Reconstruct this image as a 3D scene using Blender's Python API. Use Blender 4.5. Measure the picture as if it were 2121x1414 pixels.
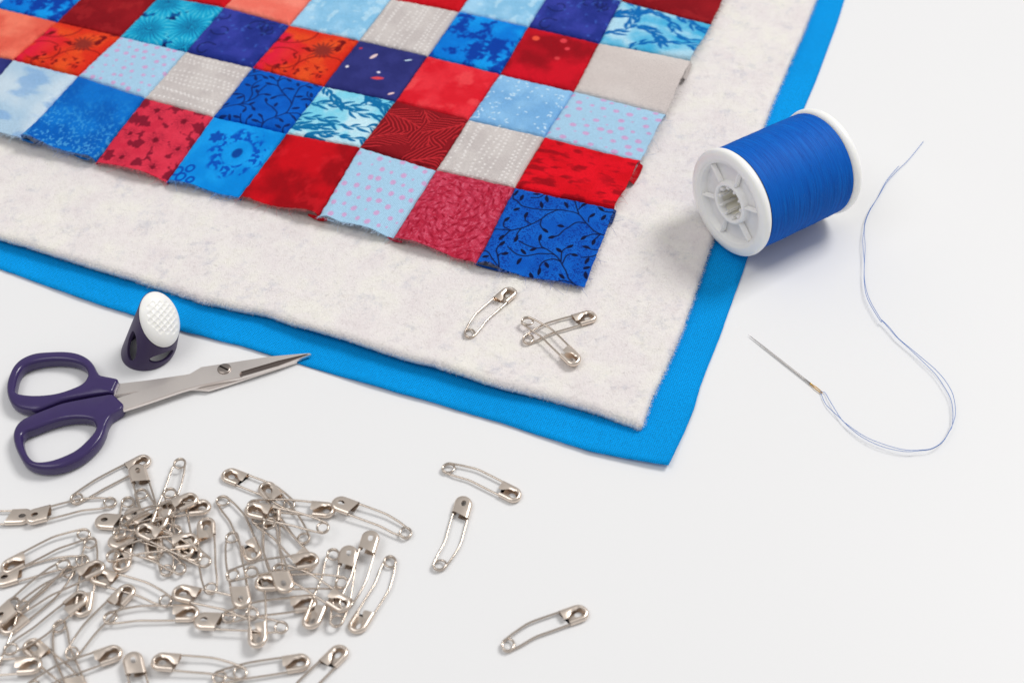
import bpy, bmesh, math, random
import numpy as np
from mathutils import Matrix, Vector

random.seed(7); RNG = np.random.default_rng(11)
for o in list(bpy.data.objects): bpy.data.objects.remove(o)
SC = bpy.context.scene
COL = SC.collection

# ------------------------------------------------------------------ camera
FPX, W0, H0 = 2843.0, 2121.0, 1414.0
PIT, ROL, YAW = math.radians(48.173), math.radians(-1.640), math.radians(-22.7214)
CAMH = 0.41481
_f = np.array([0, math.cos(PIT), -math.sin(PIT)]); _r0 = np.array([1.0, 0, 0]); _u0 = np.cross(_r0, _f)
_r = _r0*math.cos(ROL)+_u0*math.sin(ROL); _u = -_r0*math.sin(ROL)+_u0*math.cos(ROL)
CAMP = np.array([0, 0, CAMH])
cd = bpy.data.cameras.new('camera'); cam = bpy.data.objects.new('camera', cd); COL.objects.link(cam)
cd.sensor_width = 36; cd.lens = FPX/W0*36; cd.clip_start = 0.01; cd.clip_end = 50
M = Matrix.Identity(4)
for k in range(3):
    M[k][0] = _r[k]; M[k][1] = _u[k]; M[k][2] = -_f[k]; M[k][3] = CAMP[k]
cam.matrix_world = M
cd.dof.use_dof = True; cd.dof.focus_distance = 0.556; cd.dof.aperture_fstop = 11.0
SC.camera = cam

# ------------------------------------------------------------------ world, lamps, exposure
wd = bpy.data.worlds.new('World'); SC.world = wd; wd.use_nodes = True
wd.node_tree.nodes['Background'].inputs[0].default_value = (0.995, 0.995, 1.0, 1)
wd.node_tree.nodes['Background'].inputs[1].default_value = 0.44

def area_lamp(name, loc, target, sx, sy, watts, col):
    l = bpy.data.lights.new(name, 'AREA'); l.shape = 'RECTANGLE'; l.size = sx; l.size_y = sy
    l.energy = watts; l.color = col
    o = bpy.data.objects.new(name, l); COL.objects.link(o); o.location = loc
    o.rotation_euler = (Vector(target)-Vector(loc)).to_track_quat('-Z', 'Y').to_euler()
    return o
area_lamp('softbox_lamp', (1.62, 1.40, 2.40), (0.0, 0.42, 0), 1.0, 1.0, 58.0, (1.0, 0.985, 0.965))
area_lamp('overhead_lamp', (-0.75, 0.15, 1.45), (-0.1, 0.55, 0), 1.0, 0.8, 6.0, (1.0, 0.99, 0.98))

SC.view_settings.view_transform = 'Standard'; SC.view_settings.look = 'None'
SC.view_settings.exposure = 0.0; SC.view_settings.gamma = 1.0

# ------------------------------------------------------------------ helpers
def at(px, py, z=0.0):
    """photo pixel -> point on the horizontal plane z (surveying the table)"""
    d = _f+_r*(px-W0/2)/FPX-_u*(py-H0/2)/FPX
    return CAMP+d*((z-CAMH)/d[2])
cY, sY = math.cos(YAW), math.sin(YAW)
def q2w(a, b):
    x = a-0.173245; y = b+0.421645
    return x*cY-y*sY, x*sY+y*cY
def w2q(x, y):
    return x*cY+y*sY+0.173245, -x*sY+y*cY-0.421645
def lin(c):
    c = np.asarray(c, float)/255.0
    return np.where(c <= 0.04045, c/12.92, ((c+0.055)/1.055)**2.4)

def tag(o, label=None, cat=None, group=None, kind=None):
    if label: o['label'] = label
    if cat: o['category'] = cat
    if group: o['group'] = group
    if kind: o['kind'] = kind
    return o
def empty(name, loc=(0, 0, 0)):
    o = bpy.data.objects.new(name, None); COL.objects.link(o); o.location = loc
    o.empty_display_size = 0.005
    return o
def mesh_np(name, V, Fc, smooth=True):
    """V (n,3), Fc (m,3|4) int array or list of lists"""
    me = bpy.data.meshes.new(name)
    if isinstance(Fc, np.ndarray):
        m, k = Fc.shape
        me.vertices.add(len(V)); me.vertices.foreach_set('co', np.ascontiguousarray(V, dtype=np.float32).ravel())
        me.loops.add(m*k); me.loops.foreach_set('vertex_index', np.ascontiguousarray(Fc, dtype=np.int32).ravel())
        me.polygons.add(m); me.polygons.foreach_set('loop_start', np.arange(0, m*k, k, dtype=np.int32))
        me.update(calc_edges=True); me.validate()
    else:
        me.from_pydata([tuple(map(float, v)) for v in V], [], [list(map(int, f)) for f in Fc]); me.update()
    if smooth: me.polygons.foreach_set('use_smooth', np.ones(len(me.polygons), dtype=bool))
    return me
def obj(name, me, mat, parent=None, rel=False):
    """rel: mesh is in world coordinates, shift it to the parent's frame"""
    o = bpy.data.objects.new(name, me); COL.objects.link(o)
    if mat and not me.materials: me.materials.append(mat)
    if parent:
        o.parent = parent
        if rel: me.transform(Matrix.Translation(-Vector(parent.location)))
    return o
def grid_faces(nu, nv, wrap_u=False, wrap_v=False):
    iu = np.arange(nu if wrap_u else nu-1); iv = np.arange(nv if wrap_v else nv-1)
    A, B = np.meshgrid(iu, iv, indexing='ij'); A = A.ravel(); B = B.ravel()
    A2 = (A+1) % nu; B2 = (B+1) % nv
    return np.stack([A*nv+B, A2*nv+B, A2*nv+B2, A*nv+B2], 1)
def catmull(P, n=8, closed=False):
    P = np.asarray(P, float); m = len(P); out = []
    rng = range(m) if closed else range(m-1)
    for i in rng:
        if closed: p0, p1, p2, p3 = P[(i-1) % m], P[i], P[(i+1) % m], P[(i+2) % m]
        else: p0, p1, p2, p3 = P[max(i-1, 0)], P[i], P[i+1], P[min(i+2, m-1)]
        for t in np.arange(n)/n:
            out.append(0.5*((2*p1)+(-p0+p2)*t+(2*p0-5*p1+4*p2-p3)*t*t+(-p0+3*p1-3*p2+p3)*t**3))
    if not closed: out.append(P[-1])
    return np.array(out)
def tube(path, rad, sides=6, cap=True):
    P = np.asarray(path, float); n = len(P); rad = np.broadcast_to(np.asarray(rad, float), (n,))
    T = np.gradient(P, axis=0); T /= np.linalg.norm(T, axis=1)[:, None]+1e-12
    ref = np.array([0, 0, 1.0]) if abs(T[0][2]) < 0.9 else np.array([1.0, 0, 0])
    nrm = ref-T[0]*(ref@T[0]); nrm /= np.linalg.norm(nrm); V = []
    for k in range(n):
        nrm = nrm-T[k]*(nrm@T[k]); nrm /= np.linalg.norm(nrm); b = np.cross(T[k], nrm)
        for s in range(sides):
            a = 2*math.pi*s/sides
            V.append(P[k]+rad[k]*(math.cos(a)*nrm+math.sin(a)*b))
    F = [list(f) for f in grid_faces(n, sides, False, True)]
    if cap: F.append(list(range(sides))[::-1]); F.append([(n-1)*sides+s for s in range(sides)])
    return np.array(V), F
class MB:
    def __init__(s): s.V = []; s.F = []
    def add(s, V, F):
        o = len(s.V); s.V += [tuple(map(float, v)) for v in V]; s.F += [[int(i)+o for i in f] for f in F]; return s
    def mesh(s, name, smooth=True): return mesh_np(name, s.V, s.F, smooth)
def lathe(prof, n=64, axis='X'):
    """prof: list (x, r) revolved round the X axis"""
    V = []
    for x, r in prof:
        for k in range(n):
            a = 2*math.pi*k/n; V.append((x, r*math.cos(a), r*math.sin(a)))
    return V, [list(f) for f in grid_faces(len(prof), n, False, True)]

# value noise
def vnoise(x, y, seed=0):
    xi = np.floor(x).astype(np.int64); yi = np.floor(y).astype(np.int64); xf = x-xi; yf = y-yi
    def h(a, b):
        n = (a*374761393+b*668265263+seed*974634777) & 0x7fffffff
        n = ((n ^ (n >> 13))*1274126177) & 0x7fffffff
        return ((n ^ (n >> 16)) & 0xffff)/65535.0
    u = xf*xf*(3-2*xf); v = yf*yf*(3-2*yf)
    return (h(xi, yi)*(1-u)+h(xi+1, yi)*u)*(1-v)+(h(xi, yi+1)*(1-u)+h(xi+1, yi+1)*u)*v
def fbm(x, y, seed=0, oct=4):
    s = 0; a = .5; t = 0
    for k in range(oct): s = s+a*vnoise(x*2**k, y*2**k, seed+k*17); t += a; a *= .5
    return s/t
def sstep(a, b, x):
    t = np.clip((x-a)/(b-a), 0, 1); return t*t*(3-2*t)

# ------------------------------------------------------------------ materials
def mat(name, col=(0.8, 0.8, 0.8), rough=0.5, metal=0.0, **kw):
    m = bpy.data.materials.new(name); m.use_nodes = True
    nt = m.node_tree; b = nt.nodes['Principled BSDF']
    b.inputs['Base Color'].default_value = (*col, 1); b.inputs['Roughness'].default_value = rough
    b.inputs['Metallic'].default_value = metal
    for k, v in kw.items(): b.inputs[k.replace('_', ' ')].default_value = v
    return m, nt, b
def nd(nt, t, **kw):
    n = nt.nodes.new(t)
    for k, v in kw.items(): setattr(n, k, v)
    return n
def noise(nt, scale, detail=3, rough=0.55, vec=None, coord='Object'):
    if vec is None:
        tc = nd(nt, 'ShaderNodeTexCoord'); vec = tc.outputs[coord]
    n = nd(nt, 'ShaderNodeTexNoise'); n.inputs['Scale'].default_value = scale; n.inputs['Detail'].default_value = detail
    n.inputs['Roughness'].default_value = rough; nt.links.new(vec, n.inputs['Vector']); return n
def ramp(nt, fac, stops):
    r = nd(nt, 'ShaderNodeValToRGB'); e = r.color_ramp.elements
    while len(e) < len(stops): e.new(0.5)
    for k, (p, c) in enumerate(stops): e[k].position = p; e[k].color = (*c, 1) if len(c) == 3 else c
    nt.links.new(fac, r.inputs[0]); return r
def mix(nt, a, b, fac, typ='MIX'):
    n = nd(nt, 'ShaderNodeMix', data_type='RGBA', blend_type=typ)
    for s, v in ((0, fac), (6, a), (7, b)):
        if hasattr(v, 'is_linked') or isinstance(v, bpy.types.NodeSocket): nt.links.new(v, n.inputs[s])
        else: n.inputs[s].default_value = v if not isinstance(v, tuple) else (*v, 1)[:4]
    return n.outputs[2]
def bump(nt, b, h, strength, dist):
    n = nd(nt, 'ShaderNodeBump'); n.inputs['Strength'].default_value = strength; n.inputs['Distance'].default_value = dist
    nt.links.new(h, n.inputs['Height']); nt.links.new(n.outputs[0], b.inputs['Normal']); return n

def m_table():
    m, nt, b = mat('white_laminate', (0.80, 0.80, 0.805), 0.45, Specular_IOR_Level=0.25)
    n = noise(nt, 3.0, 2); r = ramp(nt, n.outputs[0], [(0.3, (0.79, 0.79, 0.797)), (0.7, (0.81, 0.81, 0.814))])
    nt.links.new(r.outputs[0], b.inputs['Base Color'])
    n2 = noise(nt, 60, 3); bump(nt, b, n2.outputs[0], 0.03, 0.001); return m
def weave_group(nt, b, base, scale=2300.0, amt=0.16, bs=0.35):
    """thread-scale light and dark flecks + relief on woven cotton (object space, quilt-aligned)"""
    tc = nd(nt, 'ShaderNodeTexCoord'); mp = nd(nt, 'ShaderNodeMapping'); mp.inputs['Rotation'].default_value = (0, 0, -YAW)
    nt.links.new(tc.outputs['Object'], mp.inputs[0])
    w1 = nd(nt, 'ShaderNodeTexWave', bands_direction='X'); w2 = nd(nt, 'ShaderNodeTexWave', bands_direction='Y')
    for w in (w1, w2):
        w.inputs['Scale'].default_value = scale/3.5; w.inputs['Distortion'].default_value = 1.2; w.inputs['Detail'].default_value = 1
        w.inputs['Detail Scale'].default_value = 1.5; nt.links.new(mp.outputs[0], w.inputs['Vector'])
    ml = nd(nt, 'ShaderNodeMath', operation='MULTIPLY'); nt.links.new(w1.outputs['Fac'], ml.inputs[0]); nt.links.new(w2.outputs['Fac'], ml.inputs[1])
    n = noise(nt, scale*0.9, 2, 0.6, mp.outputs[0])
    ad = nd(nt, 'ShaderNodeMath', operation='ADD'); nt.links.new(ml.outputs[0], ad.inputs[0]); nt.links.new(n.outputs[0], ad.inputs[1])
    r = ramp(nt, ad.outputs[0], [(0.35, (1-amt,)*3), (1.0, (1+amt*0.6,)*3)])
    c = mix(nt, base, r.outputs[0], 1.0, 'MULTIPLY')
    nt.links.new(c, b.inputs['Base Color'])
    bump(nt, b, ad.outputs[0], bs, 0.0002)
def m_print():
    m, nt, b = mat('printed_cotton', rough=0.9, Specular_IOR_Level=0.12)
    a = nd(nt, 'ShaderNodeAttribute'); a.attribute_name = 'print'
    weave_group(nt, b, a.outputs['Color'], 1500, 0.24, 0.5); return m
def m_cotton(name, col, amt=0.16):
    m, nt, b = mat(name, col, 0.9, Specular_IOR_Level=0.12)
    n = noise(nt, 25, 3); r = ramp(nt, n.outputs[0], [(0.3, tuple(np.array(col)*0.95)), (0.7, tuple(np.array(col)*1.04))])
    weave_group(nt, b, r.outputs[0], 1400, amt, 0.6); return m
def m_batting():
    m, nt, b = mat('cotton_batting', (0.75, 0.70, 0.64), 0.95, Sheen_Weight=0.3, Specular_IOR_Level=0.1)
    n1 = noise(nt, 70, 4, 0.65); r1 = ramp(nt, n1.outputs[0], [(0.30, lin((231, 223, 223))), (0.48, lin((236, 230, 228))), (0.66, lin((239, 235, 228)))])
    n2 = noise(nt, 115, 4, 0.75); r2 = ramp(nt, n2.outputs[0], [(0.55, (1, 1, 1)), (0.72, lin((196, 204, 222)))])
    n3 = noise(nt, 900, 2, 0.7); r3 = ramp(nt, n3.outputs[0], [(0.28, (0.80, 0.81, 0.84)), (0.42, (1, 1, 1))])
    c = mix(nt, r1.outputs[0], r2.outputs[0], 0.45, 'MULTIPLY'); c = mix(nt, c, r3.outputs[0], 0.45, 'MULTIPLY')
    nt.links.new(c, b.inputs['Base Color'])
    n4 = noise(nt, 1100, 4, 0.7); bump(nt, b, n4.outputs[0], 0.7, 0.0007); return m
def m_metal(name, col, rough, sc=900, amt=0.08):
    m, nt, b = mat(name, col, rough, 1.0)
    n = noise(nt, sc, 3, 0.6); r = ramp(nt, n.outputs[0], [(0.3, (max(rough-amt, 0.03),)*3), (0.7, (rough+amt,)*3)])
    nt.links.new(r.outputs[0], b.inputs['Roughness'])
    n2 = noise(nt, sc*0.4, 2); r2 = ramp(nt, n2.outputs[0], [(0.3, tuple(np.array(col)*0.93)), (0.7, tuple(np.minimum(np.array(col)*1.05, 1)))])
    nt.links.new(r2.outputs[0], b.inputs['Base Color']); return m
def m_plastic(name, col, rough, sss=0.0, var=0.04):
    m, nt, b = mat(name, col, rough)
    n = noise(nt, 300, 3); r = ramp(nt, n.outputs[0], [(0.3, tuple(np.array(col)*(1-var))), (0.7, tuple(np.minimum(np.array(col)*(1+var), 1)))])
    nt.links.new(r.outputs[0], b.inputs['Base Color'])
    n2 = noise(nt, 1500, 2); bump(nt, b, n2.outputs[0], 0.05, 0.0002)
    if sss:
        b.inputs['Subsurface Weight'].default_value = sss; b.inputs['Subsurface Radius'].default_value = (0.003, 0.003, 0.0025)
        b.inputs['Subsurface Scale'].default_value = 1.0
    return m
def m_winding():
    m, nt, b = mat('blue_thread', lin((0, 84, 180)), 0.6, Specular_IOR_Level=0.18)
    tc = nd(nt, 'ShaderNodeTexCoord'); mp = nd(nt, 'ShaderNodeMapping'); mp.inputs['Scale'].default_value = (4200, 60, 60)
    nt.links.new(tc.outputs['Object'], mp.inputs[0])
    n = noise(nt, 1.0, 3, 0.6, mp.outputs[0])
    r = ramp(nt, n.outputs[0], [(0.25, lin((0, 70, 160))), (0.5, lin((0, 94, 194))), (0.75, lin((0, 118, 216)))])
    nt.links.new(r.outputs[0], b.inputs['Base Color']); bump(nt, b, n.outputs[0], 0.5, 0.0002); return m

M_TABLE = m_table(); M_PRINT = m_print(); M_BACK = m_cotton('blue_cotton', lin((0, 152, 230)), 0.36)
M_BAT = m_batting(); M_CLASP = m_metal('satin_nickel', lin((232, 218, 205)), 0.30, 150, 0.03); M_PIN = m_metal('nickel', lin((212, 199, 187)), 0.20, 150, 0.03); M_BLADE = m_metal('brushed_steel', lin((234, 226, 221)), 0.40, 60, 0.03)
M_GROOVE = m_metal('steel_dark_reflection', lin((112, 102, 98)), 0.5, 60, 0.03)  # groove floor: reflection of dark surroundings painted in as a darker steel colour
M_PURP = m_plastic('purple_gloss', lin((56, 42, 92)), 0.20); M_PURPS = m_plastic('purple_soft', lin((60, 47, 84)), 0.5)
M_WHITE = m_plastic('white_plastic', (0.93, 0.92, 0.895), 0.35, 0.5, 0.012); M_CAP = m_plastic('white_cap_plastic', (0.91, 0.90, 0.87), 0.32, 0.3, 0.015)
M_WIND = m_winding(); M_THREAD = mat('thin_blue_thread', lin((20, 104, 190)), 0.6)[0]
M_GOLD = m_metal('gold', lin((214, 170, 84)), 0.25); M_NEEDLE = m_metal('needle_steel', lin((205, 200, 196)), 0.3, 60, 0.02)

# ------------------------------------------------------------------ table
me = mesh_np('tabletop', [(-1.5, -0.9, 0), (1.5, -0.9, 0), (1.5, 1.9, 0), (-1.5, 1.9, 0), (-1.5, -0.9, -0.03), (1.5, -0.9, -0.03), (1.5, 1.9, -0.03), (-1.5, 1.9, -0.03)],
             [[0, 1, 2, 3], [4, 7, 6, 5], [0, 4, 5, 1], [1, 5, 6, 2], [2, 6, 7, 3], [3, 7, 4, 0]], False)
tag(obj('tabletop', me, M_TABLE), kind='structure')

# ------------------------------------------------------------------ backing cloth and batting
def edge_fn(pts, z, axis):
    Q = []
    for p in pts:
        w = at(p[0], p[1], z); Q.append(w2q(w[0], w[1]))
    Q = np.array(Q); k = np.argsort(Q[:, 0] if axis == 0 else Q[:, 1]); Q = Q[k]
    x, y = (Q[:, 0], Q[:, 1]) if axis == 0 else (Q[:, 1], Q[:, 0])
    return lambda t: np.interp(t, x, y)
BAT_B = [(0, 493.6), (63.6, 512.4), (113, 527.8), (179, 547.8), (259, 571.4), (353.6, 598.5), (424, 623), (450, 628.3), (509, 642.4), (549, 649.5), (582, 662.5), (650, 685), (714, 702.5), (780, 725), (851, 747), (900, 758.5), (985, 785.3), (1041, 801), (1140, 822), (1234, 850), (1322, 880)]
BAT_R = [(1330, 876), (1353, 812), (1374, 768), (1395, 723.5), (1416, 670), (1442.6, 593), (1475, 495), (1581, 260), (1604, 200), (1634, 132), (1668, 54.7), (1688.7, 0)]
BAK_B = [(0, 557), (59, 578.4), (141, 609), (212, 634), (273.5, 652.7), (377, 685.7), (450, 705), (500, 716.5), (561, 735.5), (615, 751), (653, 762.7), (733, 787.4), (836.6, 818), (900, 834.8), (940, 847.5), (1041, 876), (1140, 909.7), (1225, 936.6), (1310, 955), (1383, 968)]
BAK_R = [(1385, 966), (1418, 895), (1437.5, 847), (1450.5, 800), (1466, 759), (1490, 700), (1511, 640), (1537.6, 566), (1548, 535), (1660.4, 236), (1690.6, 166), (1713, 105.7), (1734, 49), (1749, 0)]
def sheet(ptsB, ptsR, z, cell, amin, bmax):
    fB = edge_fn(ptsB, z, 0); fR = edge_fn(ptsR, z, 1)
    A0 = fR(fB(0.05)); B0 = fB(A0)
    na = int((A0-amin)/cell)+1; nb = int((bmax-B0)/cell)+1
    a = np.linspace(amin, A0, na); b = np.linspace(B0, bmax, nb)
    A, B = np.meshgrid(a, b, indexing='ij')
    wa = sstep(0, 1, 1-np.clip((A0-A)/0.03, 0, 1)); wb = sstep(0, 1, 1-np.clip((B-B0)/0.03, 0, 1))
    dA = (fR(B)-A0); dB = (fB(A)-B0)
    # the clean straight part of the drift is carried over the whole sheet's rim
    return A+dA*wa, B+dB*wb, A0, B0, A0-A, B-B0
def heights_to_mesh(name, A, B, Z, thick):
    X, Y = q2w(A, B); n, m = A.shape
    V = np.stack([X, Y, Z], -1).reshape(-1, 3)
    T = np.stack([X, Y, Z-thick], -1).reshape(-1, 3)
    F = grid_faces(n, m)[:, ::-1][:, [1, 0, 3, 2]][:, ::-1]
    F = grid_faces(n, m); o = n*m
    idx = np.arange(n*m).reshape(n, m)
    rim = np.concatenate([idx[:, 0], idx[-1, 1:], idx[-2::-1, -1], idx[0, -2:0:-1]])
    r2 = np.roll(rim, -1)
    side = np.stack([rim, rim+o, r2+o, r2], 1)
    return mesh_np(name, np.concatenate([V, T]), np.concatenate([F, F[:, ::-1]+o, side]))

A, B, A0, B0, dr, db = sheet(BAK_B, BAK_R, 0.0008, 0.0030, -0.40, 0.34)
A += 0.00012*(vnoise(B*1500, A*40, 3)-.5); B += 0.00025*(vnoise(A*1500, B*40, 5)-.5)*np.exp(-db/0.002)
Z = 0.0006+0.0012*np.exp(-db/0.006)*np.clip(fbm(A*22, B*5, 4)-0.35, 0, 1)*2+0.0012*np.exp(-(dr/0.035))*np.exp(-(db/0.022))
Z += 0.0003*vnoise(A*60, B*60, 8)*np.exp(-np.minimum(dr, db)/0.01)
bk = obj('backing_cloth', heights_to_mesh('backing_cloth', A, B, Z, 0.00035), M_BACK)
tag(bk, 'plain bright blue cotton backing cloth lying flat under the cream batting', 'cloth')

A, B, BA0, BB0, dr, db = sheet(BAT_B, BAT_R, 0.0044, 0.0014, -0.40, 0.34)
d = np.minimum(dr, db)
A += 0.0006*(fbm(B*350, A*60, 31)-.5)*np.exp(-dr/0.002); B += 0.0006*(fbm(A*350, B*60, 32)-.5)*np.exp(-db/0.002)
def edge_lift(A, B):
    """the cut edge of the batting stands a little off the cloth, in waves"""
    d_ = np.clip(B-EF(A), 0, 1); return 0.0024*np.exp(-d_/0.016)*sstep(.25, .70, fbm(A*9+2, A*0, 41))*np.clip((BA0-A)/0.02, 0, 1)
EF = edge_fn(BAT_B, 0.0044, 0)
def bat_z(A, B): return 0.0050+0.0008*(fbm(A*90, B*90, 21)-.5)+0.0013*(fbm(A*25, B*25, 22)-.5)+edge_lift(A, B)
Z = bat_z(A, B)-0.0016*np.exp(-d/0.0009)+0.0005*(vnoise(A*700, B*700, 23)-.5)
root = empty('quilt_batting', (*q2w(0.0, -0.06), 0.0015))
tag(root, 'cream cotton batting sheet with fuzzy cut edges between patchwork and blue cloth', 'batting')
obj('batting_sheet', heights_to_mesh('batting_sheet', A, B, Z, 0.0026), M_BAT, root, True)
# loose surface fibres
def fibres(P, D, L, wdt, lift, droop, seed):
    r = np.random.default_rng(seed); n = len(P)
    side = np.stack([-D[:, 1], D[:, 0], np.zeros(n)], 1)
    D3 = np.concatenate([D, np.zeros((n, 1))], 1)
    c = r.normal(0, 0.35, n)
    p0 = P; p1 = P+D3*(L*.5)[:, None]+side*(c*L*.25)[:, None]; p1[:, 2] += lift
    p2 = P+D3*L[:, None]+side*(c*L*.9)[:, None]; p2[:, 2] += lift*droop
    w = side*(wdt/2); V = np.stack([p0-w, p0+w, p1-w, p1+w, p2-w*.4, p2+w*.4], 1).reshape(-1, 3)
    o = (np.arange(n)*6)[:, None]
    F = np.concatenate([o+np.array([0, 1, 3, 2]), o+np.array([2, 3, 5, 4])])
    return V, F
n = 90000
a = RNG.uniform(-0.37, BA0, n); b = RNG.uniform(BB0, 0.30, n)
keep = (b < -0.03) | (a > 0.028); a = a[keep]; b = b[keep]
fB = edge_fn(BAT_B, 0.0044, 0); fR = edge_fn(BAT_R, 0.0044, 1)
keep = (b > fB(a)+0.0005) & (a < fR(b)-0.0005); a = a[keep]; b = b[keep]
x, y = q2w(a, b); th = RNG.uniform(0, 2*np.pi, len(a))
V1, F1 = fibres(np.stack([x, y, bat_z(a, b)-0.0002], 1), np.stack([np.cos(th), np.sin(th)], 1), RNG.uniform(0.0012, 0.0038, len(a)), 0.00007, RNG.uniform(0.0001, 0.0008, len(a)), RNG.uniform(-.2, 1.6, len(a)), 5)
m = 9000; t = RNG.uniform(0, 1, m); bot = RNG.uniform(0, 1, m) < 0.55
a = np.where(bot, -0.37+t*(BA0+0.37), 0); b = np.where(bot, 0, BB0+t*(0.30-BB0))
b = np.where(bot, fB(a)+0.0003, b); a = np.where(bot, a, fR(b)-0.0003)
x, y = q2w(a, b); th = np.where(bot, -np.pi/2, 0)+YAW+RNG.normal(0, 0.6, m)
V2, F2 = fibres(np.stack([x, y, RNG.uniform(-0.0030, -0.0006, m)+bat_z(a, b)], 1), np.stack([np.cos(th), np.sin(th)], 1), RNG.uniform(0.0006, 0.0020, m), 0.00007, RNG.uniform(-0.0002, 0.0006, m), RNG.uniform(-1, 2, m), 6)
tag(obj('fuzz', mesh_np('fuzz', np.concatenate([V1, V2]), np.concatenate([F1, F2+len(V1)])), M_BAT, root, True), kind='stuff')

# ------------------------------------------------------------------ prints (flat fabric prints, drawn as colour data on the patches)
def ground(u, v, c1, c2, seed, sc=4, sharp=0.0, oct=4):
    f = fbm(u*sc+seed*3.1, v*sc+seed*1.7, seed, oct)
    f = sstep(0.3+sharp*0.19, 0.7-sharp*0.19, f)[..., None]
    return np.array(c1, float)*(1-f)+np.array(c2, float)*f
def over(C, col, m):
    m = np.clip(m, 0, 1)[..., None]; return C*(1-m)+np.array(col, float)*m
def seg_dist(u, v, P):
    d = np.full(u.shape, 9.0)
    for (x0, y0), (x1, y1) in zip(P[:-1], P[1:]):
        dx, dy = x1-x0, y1-y0; L = dx*dx+dy*dy+1e-12
        t = np.clip(((u-x0)*dx+(v-y0)*dy)/L, 0, 1)
        d = np.minimum(d, (u-x0-t*dx)**2+(v-y0-t*dy)**2)
    return np.sqrt(d)
def stroke(u, v, P, w, aa=0.006): return 1-sstep(w-aa, w+aa, seg_dist(u, v, catmull(P, 5)))
def leaf(u, v, cx, cy, ang, L, Wd, aa=0.12):
    c, s = math.cos(ang), math.sin(ang); x = (u-cx)*c+(v-cy)*s; y = -(u-cx)*s+(v-cy)*c
    w = Wd*np.clip(1-(x/L)**2, 0, 1)**0.8+1e-5
    return (1-sstep(1-aa*2, 1+aa, np.abs(y)/w))*(np.abs(x) < L)
VC = np.array([[360, 150], [1475, 400], [-60, 1010], [1150, 1290]], float)   # TL TR BL BR of the traced vine patch
def vine_uv(p):
    # inverse bilinear by a few Newton steps
    u, v = 0.5, 0.5
    for _ in range(12):
        P = lambda u, v: VC[2]*(1-u)*(1-v)+VC[3]*u*(1-v)+VC[0]*(1-u)*v+VC[1]*u*v
        e = np.array(p)-P(u, v)
        Ju = (P(u+1e-4, v)-P(u, v))*1e4; Jv = (P(u, v+1e-4)-P(u, v))*1e4
        s = np.linalg.solve(np.stack([Ju, Jv], 1), e); u += s[0]; v += s[1]
    return u, v
STEMS = [[(400,345),(440,385),(520,405),(680,425),(860,430),(980,445),(1075,475),(1160,570),(1250,660),(1380,710)],[(110,640),(230,655),(320,665),(430,640),(550,590),(660,530),(760,465),(860,430)],[(1035,300),(1060,400),(1080,470)],[(1160,575),(1060,570),(950,630),(860,710),(790,735)],[(340,230),(345,300),(400,345)],[(420,780),(500,820),(600,850),(700,855),(800,920),(880,1010),(930,1100),(980,1210),(1090,1290)],[(290,850),(380,915),(470,935),(560,925),(650,910),(760,920),(810,935)],[(640,780),(660,830),(700,855)],[(650,1090),(650,1040),(700,995),(800,980),(880,1010)],[(885,1010),(890,930),(920,880),(980,850)],[(905,1030),(930,970),(970,935),(1030,935)],[(200,1080),(180,960),(165,880),(215,820)],[(0,870),(80,930),(140,1020),(200,1080)],[(180,960),(210,930),(260,925)],[(660,535),(655,590),(690,650)],[(540,585),(480,550),(490,500)],[(320,665),(240,620),(240,560),(280,530)],[(310,670),(250,720)],[(440,640),(400,690),(380,740)],[(1080,420),(1140,370)],[(1190,560),(1200,510),(1240,490)],[(1320,690),(1230,700),(1140,745)],[(1310,700),(1250,770)],[(1460,445),(1380,445),(1320,415)],[(545,290),(640,285),(700,240)],[(720,220),(725,290)],[(1290,885),(1210,880),(1150,850)],[(1110,970),(1220,965),(1290,940)],[(1020,1250),(920,1220),(850,1225)]]
LEAVES = [(375,230,-50),(440,290,-60),(670,370,80),(945,370,65),(1145,365,-35),(1330,415,40),(860,260,-25),(725,300,70),(610,245,0),(380,425,-15),(490,490,-65),(270,540,-40),(215,745,-50),(380,755,-60),(650,740,-75),(710,660,40),(780,735,-10),(880,610,10),(1235,490,-35),(1360,510,-50),(1135,745,-40),(1245,790,-65),(1160,855,15),(990,845,-25),(865,885,45),(1030,940,15),(570,865,-15),(460,890,45),(420,990,-55),(725,1040,60),(645,1100,-80),(260,925,-20),(225,815,-45),(45,970,0),(555,1140,65),(895,1175,45),(1170,1090,-10),(1175,1010,-60),(1160,1170,80)]
def vines(u, v, C, col, w=0.0052, lw=1.0):
    for P in STEMS: C = over(C, col, stroke(u, v, [vine_uv(p) for p in P], w))
    for x, y, a in LEAVES:
        ca, sa = math.cos(math.radians(a)), math.sin(math.radians(a))
        p0 = np.array(vine_uv((x, y))); p1 = np.array(vine_uv((x+38*ca, y+38*sa))); dd = p1-p0
        C = over(C, col, leaf(u, v, p0[0], p0[1], math.atan2(dd[1], dd[0]), np.linalg.norm(dd)*1.05*lw, 0.0165*lw))
    return C
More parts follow.
